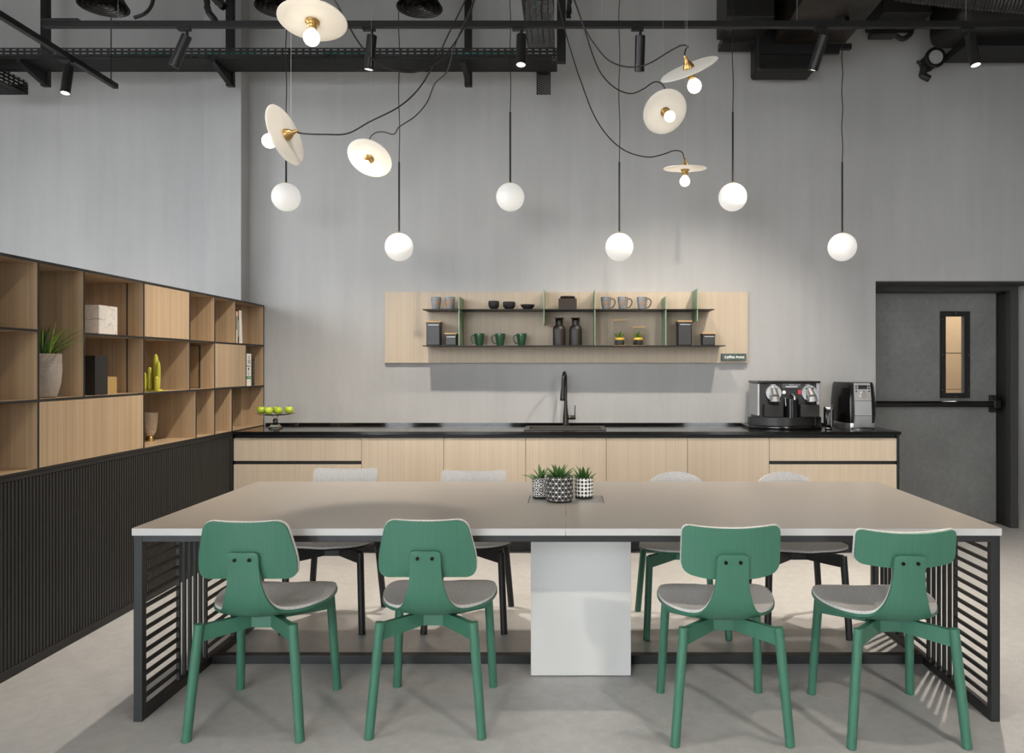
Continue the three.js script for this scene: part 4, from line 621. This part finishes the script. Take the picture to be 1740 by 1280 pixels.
// ------------------------------------------------------------------ alabaster disc lamps
{
  const hub = new THREE.Vector3(-0.2, 3.61, -3.5), rose = thing('lamp_canopy', 'round black canopy under the cable tray gathering the cords of the disc lamps', 'canopy', hub.toArray());
  part(rose, 'cup', rod([0, 0, 0], [0, 0.06, 0], 0.07, 0.06, 28), M.blackMetal); part(rose, 'rod', rod([0, 0.06, 0], [0, 0.089, 0], 0.012, 0.012, 10), M.blackMetal);
  const disc = lathe([[0.001, -0.004], [0.10, -0.004], [0.122, -0.002], [0.125, 0.001], [0.122, 0.004], [0.10, 0.005], [0.001, 0.005]], 56);
  const cup = lathe([[0.001, -0.038], [0.0165, -0.038], [0.0175, -0.02], [0.019, -0.018], [0.020, -0.012], [0.026, -0.009], [0.027, -0.004], [0.001, -0.004]], 28);
  const cap = lathe([[0.024, 0.005], [0.024, 0.012], [0.021, 0.013], [0.020, 0.022], [0.016, 0.023], [0.015, 0.031], [0.010, 0.033], [0.0065, 0.05], [0.0065, 0.058], [0.001, 0.06]], 28);
  const bulb = lathe([[0.001, -0.102], [0.012, -0.100], [0.022, -0.093], [0.0285, -0.082], [0.030, -0.071], [0.028, -0.06], [0.021, -0.049], [0.0145, -0.042], [0.0135, -0.038], [0.001, -0.038]], 32);
  const lamps = [
    ['large lit alabaster disc lamp hanging flat above the table near the bookcase', P(531, 35, 2.83), [0.02, -0.97, 0.2], [[559, -8], [588, 36], [608, 70], [636, 103], [677, 121], [713, 121], [747, 103], [773, 72], [796, 31], [806, 0]], [486, 0]],
    ['alabaster disc lamp turned on edge with its bulb behind', P(484, 230, 3.1), [-0.92, -0.25, -0.2], [[508, 226], [554, 228.5], [590, 227], [628, 207], [677, 182], [708, 155], [734, 116], [765, 52], [791, 0]], null],
    ['alabaster disc lamp facing the room below the cable tray on the bookcase side', P(628, 269, 4.2), [-0.16, -0.76, 0.62], [[628, 237], [636, 227], [649, 224], [670, 228], [677, 217], [706, 197], [726, 173], [739, 142], [760, 121], [773, 77], [806, 0]], null],
    ['tilted alabaster disc lamp, the highest of the three towards the door', P(1171, 118, 3.2), [0.38, -0.8, -0.45], [[1163, 94], [1165, 84], [1169, 79], [1160, 76.5], [1145, 83], [1133, 90], [1107, 106], [1087, 113], [1061, 113], [1035, 103], [1015, 82], [994, 49], [976, 0]], null],
    ['round alabaster disc lamp facing the room, middle of the three towards the door', P(1130, 190, 4.15), [0.26, -0.6, 0.75], [[1130, 158], [1128, 147], [1120, 140], [1110, 140], [1092, 152], [1071, 159], [1046, 150], [1022, 126], [1007, 93], [997, 62], [977, 5]], null],
    ['horizontal alabaster disc lamp seen edge on, lowest of the three towards the door', P(1164, 287, 4.45), [0, -0.995, -0.1], [[1163, 270], [1159, 259], [1146, 256], [1128, 262], [1102, 267], [1066, 258], [1038, 237], [1012, 201], [989, 144], [971, 90], [958, 44], [948, 0]], null],
  ];
  for (const [l, pos, n, cord] of lamps) {
    const o = thing('disc_lamp', l, 'pendant lamp', pos.toArray(), 0, 'alabaster disc lamps above the table'), dir = new THREE.Vector3(...n).normalize(), q = new THREE.Quaternion().setFromUnitVectors(new THREE.Vector3(0, -1, 0), dir);
    const put = (nm, g, m, lb) => { const e = part(o, nm, g, m, lb); e.quaternion.copy(q); return e; };
    put('disc', disc, M.alabaster, 'translucent alabaster disc'); put('socket', cup, M.brass); put('cap', cap, M.brass); put('bulb', bulb, M.bulb, 'glowing round bulb');
    const top = dir.clone().multiplyScalar(-0.058), d0 = -pos.z, N = cord.length;
    const pts = [top.clone().multiplyScalar(0.9), ...cord.map(([x, y], i) => P(x, y, d0 + (3.5 - d0) * Math.pow((i + 0.3) / (N + 2), 1.1)).sub(pos))];
    pts.push(hub.clone().sub(pos).add(new THREE.Vector3(0, 0.01, 0)));
    part(o, 'cord', tube(pts, 0.0032, 120, 7), M.cord);
    const wy = CH - pos.y; part(o, 'suspension_wire', rod([top.x * 0.5, top.y * 0.5, top.z * 0.5], [top.x * 0.5, wy, top.z * 0.5], 0.0008, 0.0008, 5), M.wire);
    const p = new THREE.PointLight(new THREE.Color().setRGB(1, 0.88, 0.70), 0.8 * BULB_W); p.position.copy(dir).multiplyScalar(0.072); p.castShadow = true; p.shadow.radius = 1.3; o.add(p);
  }
}
// ------------------------------------------------------------------ lighting tracks and spots
const TD = 4.62, TY = 3.411;
{
  const t = thing('lighting_track', 'long black lighting track running across the room above the table', 'track', [0, TY, -TD]);
  part(t, 'rail', bx(-3.17, 4.6, 0, 0.036, -0.018, 0.018, 0.001), M.blackMetal); part(t, 'groove', bx(-3.16, 4.59, -0.0015, 0, -0.006, 0.006), M.blackLam); part(t, 'feed_box', bx(-3.17, -2.95, 0.036, 0.05, -0.02, 0.02, 0.002), M.blackSatin);
  for (const x of [-2.72, -1.4, 0.2, 1.38, 2.40]) part(t, 'hanger_wire', rod([x, 0.036, 0], [x, CH - TY, 0], 0.0015, 0.0015, 6), M.wire);
  const s = thing('lighting_track', 'black lighting track running into the room above the bookcase', 'track', [-3.336, TY, -4.1]);
  part(s, 'rail', bx(-0.018, 0.018, 0, 0.036, -1.54, 3.0, 0.001), M.blackMetal); part(s, 'hanger_wire', rod([0, 0.036, -1.48], [0.0, CH - TY, -1.48], 0.004, 0.004, 6), M.blackMetal); part(s, 'hanger_wire', rod([0, 0.036, 1.0], [0, CH - TY, 1.0], 0.004, 0.004, 6), M.blackMetal);
  const body = lathe([[0.001, 0], [0.028, 0], [0.030, -0.002], [0.030, -0.203], [0.0285, -0.205], [0.0265, -0.205], [0.0265, -0.175], [0.001, -0.175]], 32), lens = new THREE.CircleGeometry(0.0262, 28).rotateX(Math.PI / 2).translate(0, -0.199, 0);
  const list = [
    ['black track spotlight tilted towards the bookcase', 318, [-0.42, -0.88, -0.05], 0.45, TD], ['black track spotlight above the table on the bookcase side', 632, [-0.11, -0.97, -0.07], 2.8, TD], ['lit black track spotlight beside the hanging cable tray', 886, [0, -0.97, 0.24], 0.5, TD],
    ['black track spotlight pointing straight down above the middle of the table', 1088, [0, -0.95, -0.28], 0.85, TD], ['black track spotlight tilted, in front of the air duct', 1400, [-0.24, -0.93, -0.28], 1.55, TD], ['lit black track spotlight near the wall pipe and fan unit', 1648, [0.06, -0.97, 0.22], 3.0, TD],
  ];
  const spot = (l, x, y, z, n, w) => {
    const o = thing('track_spotlight', l, 'spotlight', [x, y, z], 0, 'black track spotlights'), dir = new THREE.Vector3(...n).normalize(), q = new THREE.Quaternion().setFromUnitVectors(new THREE.Vector3(0, -1, 0), dir), off = new THREE.Vector3(0, -0.045, 0);
    part(o, 'adapter', bx(-0.055, 0.02, -0.016, 0.0, -0.017, 0.017, 0.002), M.blackMetal); part(o, 'neck', rod([0, -0.006, 0], [0, -0.06, 0], 0.008, 0.008, 12), M.blackMetal);
    const b = part(o, 'housing', body, M.blackSatin); b.position.copy(off); b.quaternion.copy(q); const e = part(b, 'lens', lens, M.lens, 'glowing lamp face');
    const s2 = new THREE.SpotLight(new THREE.Color().setRGB(1, 0.9, 0.77), 7 * w * SPOT_W, 0, 0.92, 0.7, 2); s2.position.copy(dir.clone().multiplyScalar(0.215).add(off)); s2.target.position.copy(dir.clone().multiplyScalar(2).add(off)); s2.castShadow = true; s2.shadow.radius = 1.4; o.add(s2); o.add(s2.target);
  };
  for (const [l, px, n, w, d] of list) spot(l, (px - VX) * d / FOCAL, TY - 0.0015, -d, n, w);
  spot('lit black spotlight on the track above the bookcase', -3.336, TY - 0.0005, -5.108, [0.05, -0.96, 0.26], 1.0);
  // two more tracks outside the picture: one above the near edge of the table, one towards the windows
  for (const [z, l] of [[-2.6, 'black lighting track above the near edge of the table'], [0.6, 'black lighting track along the window side of the room']]) {
    const f = thing('lighting_track', l, 'track', [0, TY, z]);
    part(f, 'rail', bx(-3.2, 3.8, 0, 0.036, -0.018, 0.018, 0.001), M.blackMetal); for (const x of [-2.5, 0, 2.5]) part(f, 'hanger_wire', rod([x, 0.036, 0], [x, CH - TY, 0], 0.0015, 0.0015, 6), M.wire);
  }
  spot('black spotlight above the near table edge towards the bookcase', -1.0, TY - 0.0005, -2.6, [-0.1, -1, -0.1], 0.3); spot('black spotlight above the near table edge towards the door', 1.15, TY - 0.0005, -2.6, [0.05, -1, 0.06], 0.6);
  spot('black spotlight on the window side track towards the bookcase', -1.1, TY - 0.0005, 0.6, [0.0, -0.75, -0.75], 0.7); spot('black spotlight on the window side track towards the door', 2.3, TY - 0.0005, 0.6, [-0.15, -0.75, -0.75], 2.0);
}
// ------------------------------------------------------------------ services under the ceiling
{
  const teal = std({ color: 0x2fa79a, roughness: 0.5 }), grey = std({ color: 0x77797a, roughness: 0.6 });
  const sheet = (w, h, m = M.tray) => { const g = new THREE.PlaneGeometry(w, h); const uv = g.attributes.uv; for (let i = 0; i < uv.count; i++) uv.setXY(i, uv.getX(i) * w, uv.getY(i) * h); return g; };
  const sheetV = (w, h) => { const g = new THREE.PlaneGeometry(w, h); const uv = g.attributes.uv; for (let i = 0; i < uv.count; i++) uv.setXY(i, uv.getY(i) * h, uv.getX(i) * w); return g; };
  // tray along the wall
  const y0 = 3.617, h = 0.08, zf = -5.6, zb = -5.85, xa = -4.9, xb = -0.09, L = xb - xa, t = thing('cable_tray', 'black perforated cable tray running along the back wall', 'cable tray', [(xa + xb) / 2, y0, (zf + zb) / 2]);
  wpart(t, 'front_side', sheet(L, h).translate((xa + xb) / 2, y0 + h / 2, zf), M.tray); wpart(t, 'rear_side', bx(xa, xb, y0, y0 + 0.053, zb - 0.0015, zb), M.blackMetal); wpart(t, 'rear_side', sheet(L, 0.027).translate((xa + xb) / 2, y0 + 0.0665, zb), M.tray); wpart(t, 'bottom', sheet(L, 0.25).rotateX(-Math.PI / 2).translate((xa + xb) / 2, y0, (zf + zb) / 2), M.trayFine);
  for (let i = 0; i < 8; i++) wpart(t, 'cable', rod([xa + 0.03, y0 + 0.016, zf - 0.022 - i * 0.0295], [xb - 0.03, y0 + 0.016, zf - 0.022 - i * 0.0295], 0.0125, 0.0125, 8), M.blackLam, 'black cable');
  wpart(t, 'lip', merge([bx(xa, xb, y0 + h - 0.004, y0 + h, zf - 0.014, zf + 0.001), bx(xa, xb, y0 + h - 0.004, y0 + h, zb - 0.001, zb + 0.014)]), M.blackMetal);
  wpart(t, 'end_plate', bx(xb, xb + 0.004, y0, y0 + h, zb, zf), M.blackMetal);
  for (let i = 0; i < 5; i++) { const pts = []; for (let k = 0; k <= 16; k++) pts.push(new THREE.Vector3(xa + 0.05 + (L - 0.1) * k / 16, y0 + 0.034 + 0.02 * rnd() * (i < 3 ? 1 : 0.4), zf - 0.012 - 0.03 * i - 0.02 * rnd())); wpart(t, 'cable', tube(pts, 0.0055, 60, 6), i % 3 === 2 ? M.blackLam : teal, i % 3 === 2 ? 'black cable' : 'teal cable'); }
  // hangers
  for (const [x, l] of [[-4.02, 'black ceiling hanger holding the cable tray beyond the bookcase'], [-2.60, 'black ceiling hanger holding the cable tray in front of the wall pier'], [-0.77, 'black ceiling hanger holding the cable tray between the globe pendants']]) {
    const o = thing('tray_hanger', l, 'hanger', [x, y0 - 0.1, zb - 0.035], 0, 'ceiling hangers of the cable tray');
    wpart(o, 'post', bx(x - 0.028, x + 0.028, y0 - 0.1, CH, zb - 0.055, zb - 0.012, 0.002), M.blackMetal);
    wpart(o, 'arm', hexa([[x - 0.018, y0 - 0.095, zb - 0.012], [x + 0.018, y0 - 0.095, zb - 0.012], [x + 0.018, y0 - 0.003, zb - 0.012], [x - 0.018, y0 - 0.003, zb - 0.012], [x - 0.018, y0 - 0.03, zf + 0.01], [x + 0.018, y0 - 0.03, zf + 0.01], [x + 0.018, y0 - 0.003, zf + 0.01], [x - 0.018, y0 - 0.003, zf + 0.01]]), M.blackMetal);
  }
  // tray coming towards the viewer
  const tx0 = -0.30, tx1 = -0.10, c = thing('cable_tray', 'black perforated cable tray crossing overhead from the wall tray', 'cable tray', [-0.2, 3.70, -4.6]);
  wpart(c, 'bottom', sheetV(0.2, 3.0).rotateX(-Math.PI / 2).translate(-0.2, 3.70, -4.12), M.trayFine); wpart(c, 'lip', merge([bx(tx0, tx0 + 0.004, 3.70, 3.775, -5.6, -2.62), bx(tx1 - 0.004, tx1, 3.70, 3.775, -5.6, -2.62)]), M.blackMetal);
  for (let i = 0; i < 4; i++) { const pts = []; for (let k = 0; k <= 8; k++) pts.push(new THREE.Vector3(tx0 + 0.035 + i * 0.042 + 0.01 * rnd(), 3.712, -5.55 + 2.9 * k / 8)); wpart(c, 'cable', tube(pts, 0.006, 40, 6), i === 1 ? teal : i === 2 ? M.blackLam : grey); }
  for (const z of [-5.2, -3.0]) { wpart(c, 'suspension_rod', rod([tx0 + 0.002, 3.77, z], [tx0 + 0.002, CH - 0.002, z], 0.004), M.blackMetal); wpart(c, 'suspension_rod', rod([tx1 - 0.002, 3.77, z], [tx1 - 0.002, CH - 0.002, z], 0.004), M.blackMetal); };
  const pz = thing('tray_hanger', 'broad black post at the end of the wall cable tray', 'hanger', [-0.055, 3.6, -5.63], 0, 'ceiling hangers of the cable tray'); wpart(pz, 'post', bx(-0.085, -0.02, 3.60, CH, -5.66, -5.60, 0.002), M.blackMetal);
  const st = thing('tray_drop', 'short perforated black tray hanging below the end of the cable tray', 'cable tray', [-0.19, 3.47, -5.92]); wpart(st, 'plate', bx(-0.245, -0.140, 3.47, 3.70, -5.93, -5.926), M.trayFine); wpart(st, 'flange', merge([bx(-0.247, -0.243, 3.47, 3.70, -5.926, -5.9), bx(-0.142, -0.138, 3.47, 3.70, -5.926, -5.9)]), M.blackMetal); wpart(st, 'tie', bx(-0.235, -0.15, 3.625, 3.695, -5.925, -5.852), M.blackMetal);
  // lower tray on the far left
  const b = thing('cable_tray', 'black perforated cable tray ending below the wall tray beyond the bookcase', 'cable tray', [-4.3, 3.45, -4.6]);
  wpart(b, 'bottom', sheetV(0.26, 2.9).rotateX(-Math.PI / 2).translate(-4.28, 3.45, -4.42), M.trayFine); wpart(b, 'side', sheet(2.9, 0.1).rotateY(Math.PI / 2).translate(-4.15, 3.5, -4.42), M.tray); wpart(b, 'side', sheet(2.9, 0.1).rotateY(Math.PI / 2).translate(-4.41, 3.5, -4.42), M.tray); wpart(b, 'end_plate', bx(-4.41, -4.15, 3.45, 3.53, -5.875, -5.87), M.blackMetal);
  for (let i = 0; i < 3; i++) { const pts = []; for (let k = 0; k <= 6; k++) pts.push(new THREE.Vector3(-4.36 + i * 0.07 + 0.02 * rnd(), 3.47, -5.8 + 2.7 * k / 6)); wpart(b, 'cable', tube(pts, 0.012, 30, 7), M.blackLam); }
  for (const z of [-5.5, -3.4]) { wpart(b, 'suspension_rod', rod([-4.15, 3.54, z], [-4.15, CH - 0.002, z], 0.004), M.blackMetal); wpart(b, 'suspension_rod', rod([-4.41, 3.54, z], [-4.41, CH - 0.002, z], 0.004), M.blackMetal); };
  // round diffusers
  const ring = (r0, r1, ya, yb) => lathe([[r0, ya], [r1, yb], [r1 - 0.004, yb + 0.003], [r0 - 0.003, ya + 0.004], [r0, ya]], 48);
  for (const [p, l] of [[P(176, 12, 5.15), 'round black air diffuser above the lighting track on the bookcase side'], [P(474, 14, 5.2), 'round black air diffuser behind the large alabaster disc lamp'], [P(713, 14, 5.3), 'round black air diffuser above the cable tray between the lamps']]) {
    const o = thing('ceiling_diffuser', l, 'air diffuser', p.toArray(), 0, 'round black air diffusers');
    for (let i = 0; i < 5; i++) { const r = 0.155 - i * 0.029; part(o, 'ring', ring(r - 0.022, r, 0.045, 0), M.diffuser); } part(o, 'cone', lathe([[0.001, 0.004], [0.022, 0.012], [0.03, 0.03], [0.001, 0.03]], 28), M.duct);
    part(o, 'neck', lathe([[0.158, 0], [0.158, 0.006], [0.13, 0.05], [0.12, 0.07], [0.12, CH - p.y]], 40), M.duct); part(o, 'plate', lathe([[0.001, 0.06], [0.121, 0.06]], 32), M.blackLam);
  }
  // rectangular duct with elbow at the wall
  const d = thing('air_duct', 'large black rectangular air duct dropping at the back wall', 'air duct', [1.85, 3.84, -4.6]);
  wpart(d, 'trunk', bx(1.58, 2.12, 3.84, 4.3, -5.86, -2.6, 0.004), M.ductWorn); wpart(d, 'drop', bx(1.44, 1.90, 3.63, 4.25, -6.08, -5.875, 0.03), M.duct);
  wpart(d, 'flange', merge([bx(1.47, 2.07, 3.755, 3.80, -5.875, -5.84), bx(1.46, 2.17, 3.80, 3.84, -5.9, -5.86)]), M.blackMetal); wpart(d, 'flange', bx(1.5, 1.88, 3.655, 3.675, -5.875, -5.855), M.blackMetal);
  wpart(d, 'branch', bx(1.15, 1.50, 3.90, 4.5, -5.95, -5.55, 0.01), M.duct); wpart(d, 'branch', bx(1.19, 1.445, 3.87, 3.93, -6.1, -5.93, 0.006), M.duct); for (const z of [-5.4, -3.4]) for (const x of [1.577, 2.12]) wpart(d, 'hanger_strap', bx(x, x + 0.003, 3.84, CH, z, z + 0.03), M.blackMetal);
  // flexible foil duct
  const fl = thing('flexible_duct', 'crinkled dark foil air hose running to the fan unit', 'air duct', [2.8, 3.55, -4.35]);
  const cv = new THREE.CatmullRomCurve3([P(1524, -17, 4.95), P(1570, -11, 4.9), P(1650, -3, 4.8), P(1740, 4, 4.7), P(1900, 14, 4.6)]), fg = new THREE.TubeGeometry(cv, 260, 0.062, 22, false), q = fg.attributes.position, fr = new THREE.Vector3();
  for (let i = 0; i <= 260; i++) { cv.getPointAt(i / 260, fr); for (let j = 0; j <= 22; j++) { const k = i * 23 + j, s = 1 + (i % 4 < 2 ? 0.07 : -0.03) + 0.05 * (hash(i, j % 22, 5) - 0.5); q.setXYZ(k, fr.x + (q.getX(k) - fr.x) * s, fr.y + (q.getY(k) - fr.y) * s, fr.z + (q.getZ(k) - fr.z) * s); } } fg.computeVertexNormals();
  wpart(fl, 'hose', fg, M.foil); for (const tt of [0.25, 0.8]) { const p = cv.getPointAt(tt); wpart(fl, 'hanger_strap', bx(p.x - 0.012, p.x + 0.012, p.y + 0.06, CH, p.z - 0.002, p.z + 0.002), M.blackMetal); }
  // fan unit and mechanical box
  const u = thing('fan_unit', 'large black fan unit with rounded corner near the fire door', 'fan unit', [3.3, 3.75, -5.6]);
  wpart(u, 'casing', bx(2.80, 4.1, 3.83, 4.45, -6.0, -5.45, 0.09), M.duct); wpart(u, 'tray_flange', bx(2.98, 3.72, 3.775, 3.835, -6.08, -5.75, 0.004), M.blackMetal); { wpart(u, 'hanger_rod', rod([2.85, 4.4, -5.6], [2.85, CH, -5.6], 0.006), M.blackMetal); wpart(u, 'hanger_rod', rod([3.95, 4.4, -5.6], [3.95, CH, -5.6], 0.006), M.blackMetal); };
  const mb = thing('valve_box', 'small dark pipe box with foil wrap beside the air duct', 'pipe box', [2.55, 3.98, -5.9]);
  wpart(mb, 'box', bx(2.36, 2.74, 4.02, 4.3, -6.1, -5.75, 0.012), M.duct); wpart(mb, 'foil_wrap', bx(2.38, 2.58, 3.965, 4.015, -6.1, -6.0, 0.012), M.foil); wpart(mb, 'pipe', tube([[2.58, 3.985, -6.05], [2.64, 3.955, -6.05], [2.70, 3.99, -6.05], [2.72, 4.05, -6.05]].map((v) => new THREE.Vector3(...v)), 0.02, 24, 10), M.blackLam); wpart(mb, 'hanger_rod', rod([2.55, 4.3, -5.9], [2.55, CH, -5.9], 0.005), M.blackMetal);
  // sprinkler pipe stub
  const pc = P(1590, 97, 6.0), ps = thing('pipe_stub', 'grooved black pipe stub with grey end cap and valve on the back wall', 'pipe', [pc.x, pc.y, -6.0]);
  part(ps, 'pipe', rod([0, 0, -0.149], [0, 0, -0.01], 0.062, 0.062, 32), M.duct); part(ps, 'coupling', lathe([[0.062, -0.03], [0.078, -0.028], [0.08, -0.012], [0.078, 0.006], [0.062, 0.008], [0.062, -0.03]], 32).rotateX(Math.PI / 2), M.duct); part(ps, 'end_cap', rod([0, 0, -0.01], [0, 0, 0.012], 0.058, 0.052, 32), std({ color: 0xa2a2a0, roughness: 0.7 }), 'grey end cap');
  part(ps, 'valve', merge([rod([-0.05, -0.05, -0.08], [-0.07, -0.12, -0.08], 0.03, 0.028, 14), rod([-0.075, -0.11, -0.08], [-0.02, -0.15, -0.06], 0.028, 0.026, 14), rod([-0.09, -0.03, -0.06], [-0.12, -0.01, -0.06], 0.015, 0.012, 10)]), M.blackLam);
  // loose flexible conduits
  const cd = thing('flexible_conduit', 'black flexible conduit curving down to the lighting track', 'conduit', P(240, 26, TD).toArray()); wpart(cd, 'hose', tube([P(228, 30, TD), P(245, 24, TD), P(258, 8, TD + 0.05), P(262, -30, TD + 0.1), P(262, -150, TD + 0.1), P(262, -352, TD + 0.1)], 0.011, 50, 8), M.blackLam);
  const lump = (nm, l, pts, r) => { const o = thing(nm, l, 'pipe', pts[0].toArray()); const g = tube(pts, r, 60, 14), a = g.attributes.position; for (let i = 0; i < a.count; i++) a.setXYZ(i, a.getX(i) + 0.012 * (rnd() - 0.5), a.getY(i) + 0.012 * (rnd() - 0.5), a.getZ(i) + 0.012 * (rnd() - 0.5)); g.computeVertexNormals(); wpart(o, 'wrap', g, M.blackLam); };
  lump('wrapped_pipe', 'ragged black wrapped pipe hanging beside the ceiling hanger', [P(381, 12, 5.5), P(374, 4, 5.5), P(360, -8, 5.5), P(345, -30, 5.5), P(340, -190, 5.5)], 0.03);
  lump('wrapped_pipe', 'short ragged black pipe end above the lighting track by the wall pier', [P(371, 46, 5.0), P(366, 34, 5.0), P(357, 24, 5.0), P(352, 10, 5.05), P(350, -282, 5.05)], 0.02);
  lump('wrapped_pipe', 'ragged black wrapped pipe end hanging beside the overhead cable tray', [P(966, 30, 5.3), P(967, 12, 5.3), P(968, -8, 5.3), P(968, -230, 5.3)], 0.016);
}
shadows(scene);
renderer.render(scene, camera);
